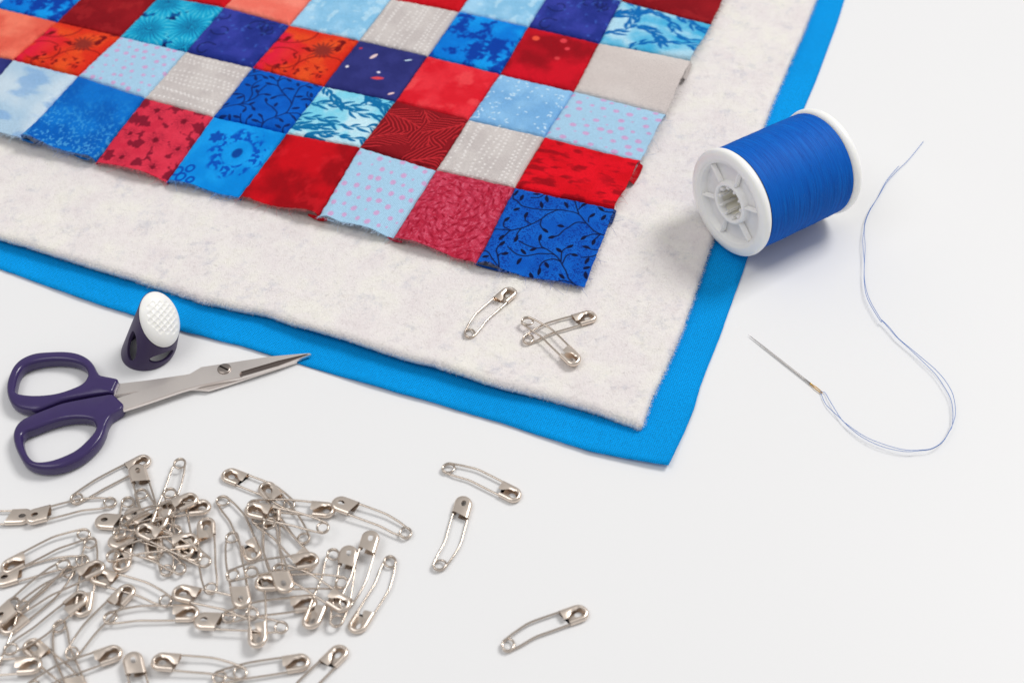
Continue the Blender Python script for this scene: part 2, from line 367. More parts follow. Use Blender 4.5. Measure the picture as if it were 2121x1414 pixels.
def fronds(u, v, C, col, stems, Ls=0.16, n=9, lw=0.016, seed=0):
    r = random.Random(seed)
    for P in stems:
        Q = catmull(P, 12); C = over(C, col, stroke(u, v, P, 0.006))
        for k in range(n*2):
            s = 1 if k % 2 else -1
            t = (k+.5+r.uniform(-.4, .4))/(n*2); i = min(max(int(t*(len(Q)-1)), 0), len(Q)-2); dd = Q[i+1]-Q[i]
            a0 = math.atan2(dd[1], dd[0]); an = a0+s*r.uniform(.45, .95); L = Ls*r.uniform(.55, 1.1)
            p = Q[i]; w = [(p[0]+math.cos(an-s*.35*q)*L*q, p[1]+math.sin(an-s*.35*q)*L*q) for q in (0, .35, .7, 1)]
            R = np.array(w); d = seg_dist(u, v, catmull(R, 4)); q = np.clip(((u-p[0])*math.cos(an)+(v-p[1])*math.sin(an))/L, 0, 1)
            ww = lw*(.25+.9*np.sin(np.clip(q, 0, 1)*np.pi)**1.2); C = over(C, col, 1-sstep(ww*.6, ww+.004, d))
    return C
def P_coral(u, v): return over(ground(u, v, (226, 96, 78), (240, 124, 100), 3, 3), (206, 60, 52), 0.35*sstep(.55, .8, fbm(u*3, v*6, 9)))
def P_salmon(u, v): return ground(u, v, (238, 112, 96), (246, 138, 120), 5, 3)
def P_poppy(u, v):
    C = ground(u, v, (216, 44, 26), (232, 82, 34), 8, 3.2); C = over(C, (224, 28, 60), sstep(.5, .65, fbm(u*2+3, v*2, 31))*np.clip(1.2-2*u, 0, 1))
    r = np.hypot(u-.68, v-.62); an = np.arctan2(v-.62, u-.68)
    C = over(C, (128, 40, 38), .85*(1-sstep(.10, .21, r*(.75+.5*fbm(u*9, v*9, 2))+.05*fbm(u*16, v*16, 2)+.045*np.sin(an*15)*sstep(.03, .12, r))))
    for k, (cx, cy, rr) in enumerate([(.1, .9, .35), (.55, .1, .3), (.9, .2, .4), (.25, .3, .25)]):
        d = np.abs(np.hypot(u-cx, (v-cy)*1.2)-rr); C = over(C, (140, 22, 22), .8*(1-sstep(.006, .018, d))*(fbm(u*5, v*5, k) > .42))
    return over(C, (120, 16, 20), sstep(.66, .74, fbm(u*7, v*7, 44)))
def P_teal(u, v):
    C = ground(u, v, (4, 84, 150), (8, 116, 176), 12, 4); C = over(C, (14, 34, 96), sstep(.50, .58, fbm(u*4.5+2, v*4.5, 77)))
    for k, (cx, cy, R) in enumerate([(.30, .22, .40), (.80, .45, .40), (.22, .82, .38), (.75, .98, .36), (.95, .02, .3)]):
        r = np.hypot(u-cx, v-cy); an = np.arctan2(v-cy, u-cx); e = R*(.72+.20*np.abs(np.sin(an*3+k))+.07*np.sin(an*19))
        petal = 1-sstep(e-.02, e+.008, r); C = over(C, (18, 162, 206), petal); st = np.sin(an*24+5*fbm(u*6, v*6, k))
        C = over(C, (110, 214, 232), petal*sstep(.2, 1, -st)*sstep(e*.35, e*.95, r)*.75)
        C = over(C, (8, 50, 116), petal*sstep(-.2, .7, st)*(1-sstep(.1*R, e*.78, r)))
    return C
def P_paisley(u, v, seed=0):
    C = ground(u, v, (34, 48, 134), (52, 62, 158), 20+seed, 5)
    for k in range(7):
        r = random.Random(k+seed*9); cx, cy, R, a0 = r.random(), r.random(), r.uniform(.10, .24), r.uniform(0, 6)
        P = [(cx+R*(1-t*.75)*math.cos(a0+t*5), cy+R*(1-t*.75)*math.sin(a0+t*5)) for t in np.linspace(0, 1, 8)]
        C = over(C, (18, 28, 84), .85*stroke(u, v, P, .010))
    C = over(C, (60, 98, 190), .7*sstep(.66, .74, fbm(u*12, v*12, 5+seed)))
    return C
def P_sky(u, v): return over(ground(u, v, (132, 190, 226), (160, 208, 238), 15, 4), (186, 222, 242), .7*sstep(.58, .66, fbm(u*9, v*9, 16)))
def grey_rows(u, v, swap, seed):
    if swap: u, v = v, u
    C = ground(u, v, (196, 188, 186), (206, 199, 196), seed, 3)
    rows = [.07, .20, .235, .40, .47, .53, .60, .77, .83, .93]
    for k, c in enumerate(rows):
        c = c+.02*np.sin(v*4+k); sp = 15
        dv = np.abs((v*sp+k*.37) % 1-.5)/sp; du = np.abs(u-c)
        on = vnoise(np.floor(v*sp+k*.37)*3.7+k*11, np.full_like(v, k*5.0), seed) > .12
        C = over(C, (232, 228, 226), (1-sstep(.008, .018, np.maximum(du, dv)))*on*.92)
    return C
def P_grey(u, v): return grey_rows(u, v, False, 3)
def P_grey2(u, v): return grey_rows(u, v, True, 5)
def P_batik(u, v):
    C = ground(u, v, (0, 118, 214), (14, 152, 236), 25, 3); return over(C, (4, 58, 160), .95*sstep(.50, .62, fbm(u*5.5+1, v*5.5, 26, 6)*.75+.25*fbm(u*22, v*22, 27, 3)))
def P_reddot(u, v):
    C = ground(u, v, (150, 8, 24), (206, 14, 36), 30, 2.6)
    for x, y, r, c in [(.20, .78, .050, (236, 84, 60)), (.56, .86, .046, (222, 62, 72)), (.66, .72, .034, (222, 62, 72)), (.60, .50, .036, (216, 60, 66))]:
        C = over(C, c, 1-sstep(r-.012, r+.012, np.hypot(u-x, v-y)))
    return C
def P_sprig(u, v):
    C = ground(u, v, (0, 84, 184), (4, 96, 200), 33, 6); return vines(1-v, u, C, (8, 38, 104), .0085, 1.35)
def P_frond(u, v):
    C = ground(u, v, (120, 206, 232), (196, 230, 242), 35, 3.5)
    S = [[(-.05, .30), (.3, .36), (.65, .30), (1.05, .42)], [(.0, .62), (.3, .66), (.6, .72), (1.0, .95)], [(.05, .98), (.25, .8), (.55, .62), (.95, .60)], [(.2, -.02), (.5, .10), (1., .12)], [(-.02, .12), (.15, .16), (.4, .2)], [(.6, 1.02), (.75, .9), (.98, .78)]]
    return fronds(u, v, C, (10, 110, 166), S, .20, 8, .022, 2)
def P_frond2(u, v):
    C = ground(u, v, (60, 170, 218), (176, 218, 238), 36, 3)
    S = [[(-.05, .2), (.2, .35), (.25, .7), (.1, 1.05)], [(.3, -.05), (.55, .25), (.9, .3), (1.05, .2)], [(.35, .95), (.6, .8), (.75, .5), (1.05, .45)], [(.6, 1.05), (.85, .85), (1.05, .8)], [(.3, .5), (.5, .45), (.65, .2)], [(-.02, .6), (.1, .7), (.35, .9)]]
    return fronds(u, v, C, (8, 104, 178), S, .18, 8, .022, 4)
def P_confetti(u, v):
    C = ground(u, v, (42, 46, 112), (50, 54, 124), 40, 5)
    for x, y, a, L, Wd, c in [(.36, .72, 1.2, .07, .032, (236, 206, 206)), (.82, .80, .55, .06, .016, (198, 222, 240)), (.13, .42, 0, .022, .03, (236, 232, 240)), (.56, .44, 0, .026, .024, (228, 222, 240)), (.60, .33, .3, .085, .032, (222, 72, 80)), (.12, .82, 0, .024, .022, (190, 52, 68)), (.9, .1, .8, .05, .02, (236, 200, 200))]:
        C = over(C, c, leaf(u, v, x, y, a, L, Wd, .2))
    return C
def P_water(u, v): return over(ground(u, v, (218, 26, 42), (232, 50, 62), 45, 3.5), (240, 78, 82), .7*sstep(.58, .72, fbm(u*3, v*3+4, 46)))
def P_dots(u, v, seed=1):
    C = np.zeros(u.shape+(3,))+np.array((166, 204, 230.)); r = random.Random(seed); N = 7
    for i in range(N):
        for j in range(N):
            x = (i+.5+.5*(j % 2)-.25)/N+r.uniform(-.03, .03); y = (j+.5)/N+r.uniform(-.025, .025); R = r.choice([.014, .024, .030, .034, .036])
            d = np.hypot(u-x, v-y); C = over(C, (206, 160, 204), .9*(1-sstep(R-.008, R+.006, d)))
    return C
def P_dots2(u, v): return P_dots(u, v, 5)
def P_dots3(u, v): return P_dots(u, v, 8)
def P_plain(u, v): return ground(u, v, (206, 196, 192), (212, 203, 199), 50, 2)
def P_feather(u, v):
    C = ground(u, v, (126, 15, 25), (140, 20, 30), 52, 3); wz = .10*(fbm(u*2.5, v*2.5, 53)-.5)
    for ox, oy, an, wd_, ln in [(-.1, .05, .75, .24, .95), (.45, .95, -1.0, .26, .95), (.55, -.05, .55, .24, .75), (-.05, .75, -.2, .20, .6), (1.05, .9, 3.9, .22, .6)]:
        c, q = math.cos(an), math.sin(an); x = (u-ox)*c+(v-oy)*q; y = -(u-ox)*q+(v-oy)*c; y = y+.35*(x-.3)**2+wz
        w = wd_*np.clip(np.sin(np.clip(x/ln, 0, 1)*np.pi), 0, 1)**.6; ins = (np.abs(y) < w)*(x > 0)*(x < ln)
        C = over(C, (126, 15, 25), ins*1.0)
        C = over(C, (196, 42, 50), .95*ins*np.maximum(sstep(.15, .85, np.sin((x-1.3*np.abs(y)**.85)*72)), 1-sstep(.006, .014, np.abs(y))))
    return C
def P_lily(u, v):
    C = ground(u, v, (118, 172, 220), (142, 192, 232), 55, 3); r = random.Random(4)
    for k in range(70):
        C = over(C, (204, 230, 246), .9*leaf(u, v, r.random(), r.random(), r.uniform(0, 3.1), r.uniform(.014, .034), r.uniform(.009, .014), .25))
    return C
def P_marble(u, v):
    C = ground(u, v, (212, 8, 26), (228, 14, 34), 60, 5); f = fbm(u*9+.9*fbm(u*8, v*8, 61), v*15, 62, 4)
    return over(C, (140, 4, 20), .75*sstep(.48, .72, f)*sstep(.25, .6, fbm(u*3, v*3, 63)))
def P_swirl(u, v):
    C = ground(u, v, (180, 36, 62), (200, 62, 88), 65, 14, 0, 3); r = np.hypot(u-.45, v-.5); an = np.arctan2(v-.5, u-.45)
    C = over(C, (222, 120, 142), .5*sstep(.5, .75, fbm(u*60, v*60, 66, 2)))
    for cx, cy, k in [(.45, .5, 60), (.05, .1, 54), (.95, .95, 54), (.95, .1, 50)]:
        rr_ = np.hypot(u-cx, v-cy); aa = np.arctan2(v-cy, u-cx); C = over(C, (160, 26, 52), .45*sstep(.4, .9, np.sin(rr_*k+2.5*np.sin(aa*5)))*(rr_ < .48))
    rng = random.Random(3)
    for ring, (R, n) in enumerate([(.10, 6), (.19, 10), (.28, 15), (.37, 20), (.47, 26), (.57, 30), (.66, 30)]):
        for k in range(n):
            a = 2*math.pi*(k+.5*ring)/n+rng.uniform(-.06, .06)
            C = over(C, (150, 14, 40), .85*leaf(u, v, .45+R*math.cos(a), .5+R*math.sin(a), a+1.15+rng.uniform(-.5, .5), rng.uniform(.026, .050), rng.uniform(.009, .014), .25))
    return C
def P_royal(u, v):
    C = ground(u, v, (8, 86, 186), (14, 98, 198), 70, 8)
    C = over(C, (6, 40, 130), .7*sstep(.56, .66, fbm(u*100, v*100, 71, 2))*sstep(.25, .45, fbm(u*5, v*5, 73)))
    return vines(u, v, C, (10, 20, 60), .0056, 1.1)
def P_speckle(u, v):
    C = ground(u, v, (0, 92, 182), (6, 112, 202), 75, 4)
    return over(C, (92, 172, 224), .8*sstep(.56, .68, fbm(u*40+v*20, v*34-u*14, 76, 3))*sstep(1.1, .1, v*.8+.35*fbm(u*3, v*3, 77)))
def P_crimson(u, v):
    C = ground(u, v, (206, 42, 68), (218, 54, 78), 80, 3); f = fbm(u*9+.8*fbm(u*8, v*8, 81), v*9, 82, 4)
    C = over(C, (126, 20, 44), .9*sstep(.47, .53, f)); rg = random.Random(12)
    for cx, cy, R in [(.30, .85, .24), (.72, .80, .28), (.55, .45, .26), (.18, .45, .20), (.88, .42, .20), (.30, .12, .22), (.74, .10, .20)]:
        r = np.hypot(u-cx, v-cy); an = np.arctan2(v-cy, u-cx)+rg.uniform(0, 3); e = .86*R*(.40+.54*np.abs(np.cos(2.5*an))**.7+.06*np.sin(an*17))
        ins = 1-sstep(e-.012, e+.006, r); C = over(C, (214, 50, 74), ins); st = np.sin(an*22+9*fbm(u*9, v*9, 5))
        C = over(C, (130, 20, 46), .85*ins*sstep(.1, .9, st)*(1-sstep(.2*R, .62*R, r))); C = over(C, (110, 14, 36), .9*(1-sstep(.08*R, .2*R, r)))
    return C
def P_medal(u, v):
    C = ground(u, v, (0, 134, 220), (20, 156, 236), 85, 3); r = np.hypot(u-.62, v-.55); an = np.arctan2(v-.55, u-.62)
    C = over(C, (0, 78, 184), .95*sstep(.5, .6, fbm(u*28, v*28, 86, 2)+.05*np.sin(an*16)+.05)*sstep(.17, .20, r)*(1-sstep(.30, .37, r+.03*np.sin(an*9))))
    C = over(C, (4, 64, 150), .95*(1-sstep(.06, .085, np.hypot((u-.62)*1.25, v-.55))))
    C = over(C, (4, 74, 174), .95*(1-sstep(.07, .085, np.hypot(u-.24, v-.70)+.015*np.sin(6*np.arctan2(v-.7, u-.24)))))
    for x, y, R in [(.06, .14, .06), (.16, .06, .055), (.20, .20, .05), (.30, .05, .04)]:
        C = over(C, (0, 66, 170), .9*(1-sstep(.008, .02, np.abs(np.hypot(u-x, v-y)-R))))
    return C
def P_deepred(u, v): return over(ground(u, v, (156, 4, 18), (200, 8, 24), 90, 3.2), (214, 30, 40), .5*sstep(.55, .7, fbm(u*7, v*7, 91)))
def P_darkred(u, v): return over(ground(u, v, (132, 12, 24), (150, 20, 30), 92, 3), (176, 40, 42), .4*sstep(.6, .7, fbm(u*7, v*7, 93)))
def P_cloud(u, v): return over(ground(u, v, (172, 200, 222), (198, 216, 230), 95, 2.5), (120, 164, 214), .6*sstep(.56, .72, fbm(u*2, v*5, 97)))
def P_red(u, v): return ground(u, v, (196, 10, 26), (214, 24, 38), 98, 3)
# (column, row) -> print, description; column 1 is the right-hand edge, row 0 the lower raw edge
LAY = {(1,0):(P_royal,'royal blue patch with black leafy vines'),(0,0):(P_swirl,'dusty red patch with petal swirls'),(-1,0):(P_dots,'pale blue patch with pink dots, curled lower edge'),(-2,0):(P_deepred,'plain deep red patch'),(-3,0):(P_medal,'bright blue patch with a round flower'),(-4,0):(P_crimson,'crimson patch with dark flowers'),(-5,0):(P_speckle,'blue patch with pale speckles'),(-6,0):(P_cloud,'cloudy pale blue patch'),(-7,0):(P_confetti,None),
(1,1):(P_marble,'bright red marbled patch'),(0,1):(P_grey,'grey patch with white dotted lines'),(-1,1):(P_feather,'dark red patch with feather lines'),(-2,1):(P_frond,'pale cyan patch with teal fronds'),(-3,1):(P_sprig,'blue patch with dark sprigs'),(-4,1):(P_grey2,'grey patch with white dotted lines'),(-5,1):(P_dots2,'pale blue patch with pink dots'),(-6,1):(P_poppy,'orange red flower patch'),(-7,1):(P_coral,'coral patch'),(-8,1):(P_frond,None),
(1,2):(P_dots3,'pale blue patch with pink dots'),(0,2):(P_lily,'soft blue patch with small white flowers'),(-1,2):(P_water,'red watercolour patch'),(-2,2):(P_confetti,'navy patch with confetti shapes'),(-3,2):(P_poppy,'orange red patch with a dark flower'),(-4,2):(P_paisley,'navy patch with dark curls'),(-5,2):(P_teal,'teal flower patch'),(-6,2):(P_darkred,'dark red patch'),(-7,2):(P_batik,'blue mottled patch'),(-8,2):(P_sky,None),
(1,3):(P_plain,'plain grey patch'),(0,3):(P_reddot,'red patch with a few pale dots'),(-1,3):(P_batik,'blue mottled patch'),(-2,3):(P_grey,'grey patch with white dotted lines'),(-3,3):(P_sky,'soft sky blue patch'),(-4,3):(P_salmon,'salmon patch'),(-5,3):(P_red,'red patch'),(-6,3):(P_paisley,None),(-7,3):(P_grey2,None),
(1,4):(P_frond2,'blue patch with teal leaf sprays'),(0,4):(P_paisley,'navy patch with dark curls'),(-1,4):(P_sky,'soft sky blue patch'),(-2,4):(P_red,'red patch'),(-3,4):(P_batik,None),(-4,4):(P_dots2,None),(-5,4):(P_teal,None),(-6,4):(P_coral,None),
(1,5):(P_darkred,'dark red patch'),(0,5):(P_lily,None),(-1,5):(P_crimson,None),(-2,5):(P_medal,None),(-3,5):(P_feather,None)}

# ------------------------------------------------------------------ patchwork quilt top
NODES = {(-6,0):(161,155.5),(-5,0):(300,201),(-4,0):(441,240),(-3,0):(593,274),(-2,0):(745,303),(-1,0):(903.5,350),(0,0):(1066,386),
(-7,1):(117,44),(-6,1):(249,74),(-5,1):(384,106),(-4,1):(522,138.6),(-3,1):(669,177),(-2,1):(818,208),(-1,1):(970,246),(0,1):(1126.7,282),
(-5,2):(464,14),(-4,2):(599,51),(-3,2):(743,82),(-2,2):(885,114.5),(-1,2):(1035,152),(0,2):(1188,188),(-2,3):(950,22.6),(-1,3):(1093,53.7),(0,3):(1240,88),(0,4):(1286,0)}
EDGE_B = {1:(1211,600,.0066),0:(987,545,.0078),-1:(813,492,.0082),-2:(658,446,.0090),-3:(495,409,.0074),-4:(345,375,.0078),-5:(197,332,.0088),-6:(45,286,.0108),-7:(-80,250,.0090)}
EDGE_R = {0:(1272,430,.0078),1:(1325,334,.0088),2:(1380,235,.0086),3:(1431,122,.0088),4:(1472,51,.0080),5:(1509,-28,.0080)}
ZQ = 0.0070
NQ = {}
for k, (px, py) in NODES.items():
    w = at(px, py, ZQ); NQ[k] = np.array([*w2q(w[0], w[1]), ZQ])
for k, (px, py, z) in EDGE_B.items():
    w = at(px, py, z); NQ[(k, -1)] = np.array([*w2q(w[0], w[1]), z])
for k, (px, py, z) in EDGE_R.items():
    w = at(px, py, z); NQ[(1, k)] = np.array([*w2q(w[0], w[1]), z])
KNOWN = dict(NQ)
for i in range(-10, 2):
    for j in range(-1, 7):
        if (i, j) in NQ: continue
        best = min((k for k in KNOWN if k[1] >= 0 and k[0] <= 0), key=lambda k: (k[0]-i)**2+(k[1]-j)**2)
        NQ[(i, j)] = KNOWN[best]+np.array([(i-best[0])*.038, (j-best[1])*.038, 0])
def seam_wob(a, b): return 0.00045*(vnoise(a*260, b*260, 201)-.5), 0.00045*(vnoise(a*260, b*260, 202)-.5)
rx, ry = q2w(*NQ[(0, 0)][:2])
quilt = empty('patchwork_quilt_top', (rx, ry, ZQ))
tag(quilt, 'patchwork of red, blue and grey printed cotton squares on the cream batting', 'patchwork')
def patch(c, r, fn, label):
    N = 230 if fn is P_royal else (150 if fn in (P_frond, P_sprig, P_feather, P_swirl, P_frond2) else 96)
    if r >= 4 or label is None: N = min(N, 72)
    p00, p10, p01, p11 = NQ[(c-1, r-1)], NQ[(c, r-1)], NQ[(c-1, r)], NQ[(c, r)]
    u = np.linspace(0, 1, N); U, Vv = np.meshgrid(u, u, indexing='ij')
    P = p00*((1-U)*(1-Vv))[..., None]+p10*(U*(1-Vv))[..., None]+p01*((1-U)*Vv)[..., None]+p11*(U*Vv)[..., None]
    a, b, z = P[..., 0].copy(), P[..., 1].copy(), P[..., 2].copy()
    da, dbb = seam_wob(a, b); Lc = .038
    eu0, eu1, ev0, ev1 = U*Lc, (1-U)*Lc, Vv*Lc, (1-Vv)*Lc     # distances to the four sides
    free_r = (c == 1); free_b = (r == 0)
    ds = np.minimum(np.minimum(eu0, ev1), np.minimum(np.full_like(U, 9) if free_r else eu1, np.full_like(U, 9) if free_b else ev0))
    rs = random.Random(c*31+r*7)
    z += 0.0006*(1-np.exp(-ds/0.003))-0.0013*np.exp(-ds/0.00055)+0.0007*(fbm(a*45, b*45, 210)-.5)*(1-np.exp(-ds/.004))
    z += rs.uniform(-.0002, .0003)*(1-np.exp(-ds/.001))
    # puckers along the stitched seams
    z += 0.00014*np.sin((a+b)*2*np.pi/0.0042+c)*np.exp(-ds/0.0016)
    if free_b:
        z += np.exp(-ev0/.010)*(0.0011*np.sin(U*np.pi*2+c*2.1)+0.0008*(fbm(U*4+c, Vv, 300)-.3)); b += np.exp(-ev0/.0015)*0.0005*(fbm(a*500, b*0, 301)-.5)
        if (c, r) == (-1, 0): z += np.exp(-ev0/.006)*0.0022*np.exp(-((U-.12)/.12)**2)
        if (c, r) == (1, 0): z += np.exp(-ev0/.008)*0.0016*np.exp(-((U-.12)/.1)**2)
        if (c, r) == (-5, 0): z += np.exp(-ev0/.012)*0.0020*np.exp(-((U-.15)/.3)**2)
    if free_r:
        z += np.exp(-eu1/.010)*0.0009*np.sin(Vv*np.pi*2+r*1.7); a += np.exp(-eu1/.0015)*0.0005*(fbm(b*500, a*0, 302)-.5)
    sk = np.exp(-ds/.004)
    a += da*(1-0*sk); b += dbb
    X, Y = q2w(a, b); Z = np.maximum(z, bat_z(a, b)+0.0006-0.0006*(ds < .0006))
    V = np.stack([X, Y, Z], -1).reshape(-1, 3)
    col = lin(np.clip(fn(U, Vv), 0, 255)).reshape(-1, 3)
    F = grid_faces(N, N)
    # turned-down rim: gives the cloth its thickness and closes the seam
    idx = np.arange(N*N).reshape(N, N); rim = np.concatenate([idx[:, 0], idx[-1, 1:], idx[-2::-1, -1], idx[0, -2:0:-1]])
    drop = np.full(len(rim), 0.0013); fl = np.zeros((N, N), bool)
    if free_b: fl[:, 0] = True
    if free_r: fl[-1, :] = True
    drop[fl.ravel()[rim]] = 0.00032
    Vr = V[rim].copy(); Vr[:, 2] -= drop
    o = N*N; r2 = np.roll(np.arange(len(rim)), -1)
    side = np.stack([rim, np.arange(len(rim))+o, r2+o, rim[r2]], 1)
    me = mesh_np('patch', np.concatenate([V, Vr]), np.concatenate([F, side]))
    ca = me.color_attributes.new('print', 'FLOAT_COLOR', 'POINT')
    cc = np.ones((len(V)+len(Vr), 4), np.float32); cc[:len(V), :3] = col; cc[len(V):, :3] = col[rim]
    ca.data.foreach_set('color', cc.ravel())
    o_ = obj('patch', me, M_PRINT, quilt, True)
    if label: o_['label'] = label
    mean = col.mean(0)
    # frayed ends along raw edges
    mb = MB(); rr = random.Random(c*101+r); Vg = V.reshape(N, N, 3)
    if label and (free_b or free_r):
        edges = ([('b', 150)] if free_b else [])+([('r', 50)] if free_r else [])
        outb = np.array([*(np.array(q2w(0, -1))-np.array(q2w(0, 0))), 0]); outr = np.array([*(np.array(q2w(1, 0))-np.array(q2w(0, 0))), 0])
        for e, n in edges:
            for k in range(n):
                i = rr.randrange(1, N-1); p = Vg[i, 0] if e == 'b' else Vg[-1, i]
                out, al = (outb, outr) if e == 'b' else (outr, outb)
                L = rr.uniform(.0006, .0020) if rr.random() < .95 else rr.uniform(.003, .006)
                sd = rr.gauss(0, .7); q = p+out*L*.5+al*sd*L*.4+np.array([0, 0, rr.uniform(-.0002, .0003)]); t = p+out*L+al*sd*L+np.array([0, 0, -rr.uniform(0, .0006)])
                q[2] -= .0001; mb.add(*tube([p-out*.0004-np.array([0, 0, .00012]), q, t], [.00007, .00006, .00004], 3, False))
        mf = mb.mesh('frayed_edge'); ca = mf.color_attributes.new('print', 'FLOAT_COLOR', 'POINT')
        lc = np.append(np.minimum(mean*0.85+0.16, 1), 1).astype(np.float32); ca.data.foreach_set('color', np.tile(lc, len(mf.vertices)))
        ob = bpy.data.objects.new('frayed_edge', mf); COL.objects.link(ob); mf.materials.append(M_PRINT); ob.parent = o_
        mf.transform(Matrix.Translation(-Vector(quilt.location))); ob['kind'] = 'stuff'
    return o_, mean
PATCH = {}
for (c, r), (fn, lb) in LAY.items(): PATCH[(c, r)] = patch(c, r, fn, lb)
# seam allowances showing under the raw edges (folded flaps, parts of their patches)
def flap(cell, along0, along1, side, drop, tuck, shade):
    o_, mean = PATCH[cell]; c, r = cell; n = 14; Vs = []
    for k in range(n+1):
        t = along0+(along1-along0)*k/n
        if side == 'b': p = NQ[(c-1, -1)]*(1-t)+NQ[(c, -1)]*t; nrm = np.array([0, 1.0])
        else: p = NQ[(1, r-1)]*(1-t)+NQ[(1, r)]*t; nrm = np.array([-1.0, 0])
        for s in range(7):
            a = s/6*math.pi*.85; off = tuck*(1-math.cos(a))*.5-.0009*math.sin(a)
            q = p[:2]+nrm*off; x, y = q2w(*q); Vs.append((x, y, max(p[2]-.0003-drop*s/6*(.5+.5*math.sin(math.pi*k/n)), bat_z(q[0], q[1])+.0004)))
    me = mesh_np('seam_allowance', np.array(Vs), grid_faces(n+1, 7))
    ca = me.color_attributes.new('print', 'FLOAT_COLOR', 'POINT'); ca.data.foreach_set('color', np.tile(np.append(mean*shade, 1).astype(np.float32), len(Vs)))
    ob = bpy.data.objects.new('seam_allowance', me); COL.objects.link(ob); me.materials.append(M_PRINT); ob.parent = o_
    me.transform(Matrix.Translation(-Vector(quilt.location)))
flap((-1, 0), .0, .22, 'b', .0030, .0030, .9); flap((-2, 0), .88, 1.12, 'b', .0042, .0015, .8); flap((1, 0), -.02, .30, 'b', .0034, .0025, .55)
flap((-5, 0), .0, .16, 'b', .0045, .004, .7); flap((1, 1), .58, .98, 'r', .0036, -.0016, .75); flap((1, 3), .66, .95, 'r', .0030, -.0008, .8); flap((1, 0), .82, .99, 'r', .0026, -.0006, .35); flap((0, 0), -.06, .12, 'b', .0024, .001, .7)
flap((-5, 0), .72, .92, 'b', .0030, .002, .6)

# ------------------------------------------------------------------ thread spool
SR, SL = 0.02319, 0.0527
sx, sy, syaw, stilt = 0.09147, 0.42001, 0.56189, -0.0436
spool = empty('thread_spool')
ax = Vector((math.cos(syaw)*math.cos(stilt), math.sin(syaw)*math.cos(stilt), math.sin(stilt)))
yy = Vector((0, 0, 1)).cross(ax).normalized(); zz = ax.cross(yy)
base_z = 0.0030
Ms = Matrix((ax, yy, zz)).transposed().to_4x4(); Ms.translation = Vector((sx-.0008, sy, base_z+SR*1.025)); spool.matrix_world = Ms @ Matrix.Scale(1.025, 4)
tag(spool, 'white plastic spool wound with royal blue thread lying on its side at the cloth edge', 'thread spool')
def face_flange(x0, d, name):
    """flange whose outside face is at x0; d=+1 inside lies towards +x"""
    pr = [(4.6, 8), (4.6, 20.5), (4.4, 22.0), (3.4, 22.9), (2.2, 23.19), (1.2, 23.0), (.45, 22.4), (.1, 21.4), (0, 20.4), (0, 19.4), (.25, 18.7), (.7, 18.4), (.75, 17.9), (1.0, 17.5), (3.6, 17.2), (3.8, 16.6), (3.8, 9.6), (3.4, 9.25), (1.4, 9.2), (.9, 8.9), (.8, 8.3), (.95, 7.7), (1.3, 7.4), (9, 7.3)]
    V, F = lathe([(x0+d*x*.001, r*.001) for x, r in pr], 96)
    if d < 0: F = [f[::-1] for f in F]
    fl = obj(name, MB().add(V, F).mesh(name), M_WHITE, spool)
    sp = []
    for k in range(6):
        a = 2*math.pi*k/6+0.12; bm = bmesh.new(); bmesh.ops.create_cube(bm, size=1)
        for v in bm.verts: v.co = Vector((v.co.x*.0026+x0+d*.0024, v.co.y*.0009*(1), v.co.z*.0086+.01325))
        bmesh.ops.bevel(bm, geom=bm.edges[:], offset=.00025, segments=2, affect='EDGES')
        bmesh.ops.rotate(bm, verts=bm.verts, cent=(0, 0, 0), matrix=Matrix.Rotation(a, 3, 'X'))
        me = bpy.data.meshes.new('spoke'); bm.to_mesh(me); bm.free(); obj('spoke', me, M_WHITE, fl)
    for k in range(10):
        a = 2*math.pi*k/10+.2; bm = bmesh.new(); bmesh.ops.create_cube(bm, size=1)
        for v in bm.verts: v.co = Vector((v.co.x*.008+x0+d*.0052, v.co.y*.0013, v.co.z*.0020+.0066))
        bmesh.ops.bevel(bm, geom=bm.edges[:], offset=.0004, segments=2, affect='EDGES')
        bmesh.ops.rotate(bm, verts=bm.verts, cent=(0, 0, 0), matrix=Matrix.Rotation(a, 3, 'X'))
        me = bpy.data.meshes.new('tooth'); bm.to_mesh(me); bm.free(); obj('tooth', me, M_WHITE, fl)
    return fl
face_flange(0.0, 1, 'flange'); face_flange(SL, -1, 'flange')
V, F = lathe([(.004, .0095), (SL-.004, .0095), (SL-.004, .0073), (.004, .0073), (.004, .0095)], 48); obj('core', MB().add(V, F).mesh('core'), m_plastic('cream_core_plastic', (0.92, 0.88, 0.74), 0.4, 0.5, 0.01), spool)
nx, nt_ = 420, 128; xs = np.linspace(.0047, SL-.0047, nx); rng = np.random.default_rng(3)
rid = .00007*np.cos(xs/.00026*2*np.pi)+.00010*(vnoise(xs*900, xs*0, 5)-.5)+.00008*(vnoise(xs*160, xs*0+3, 6)-.5)
gaps = np.zeros(nx)
for g in rng.uniform(.008, SL-.008, 5): gaps -= .00012*np.exp(-((xs-g)/.00013)**2)
R0 = .0222-.0005*(2*np.abs(xs/SL-.5))**6
tt = np.arange(nt_)*2*np.pi/nt_
RR = (R0+rid+gaps)[:, None]+.00012*(vnoise(xs[:, None]*120, tt[None]*3+0*xs[:, None], 9)-.5)*np.minimum(1, np.minimum(tt, 2*np.pi-tt)/1.0)[None]
V = np.stack([np.broadcast_to(xs[:, None], RR.shape), RR*np.cos(tt), RR*np.sin(tt)], -1).reshape(-1, 3)
wn = obj('thread_winding', mesh_np('thread_winding', V, grid_faces(nx, nt_, False, True)[:, ::-1]), M_WIND, spool)
nf = 900; fx = rng.uniform(.006, SL-.006, nf); ft = rng.uniform(0, 2*np.pi, nf); mb = MB()
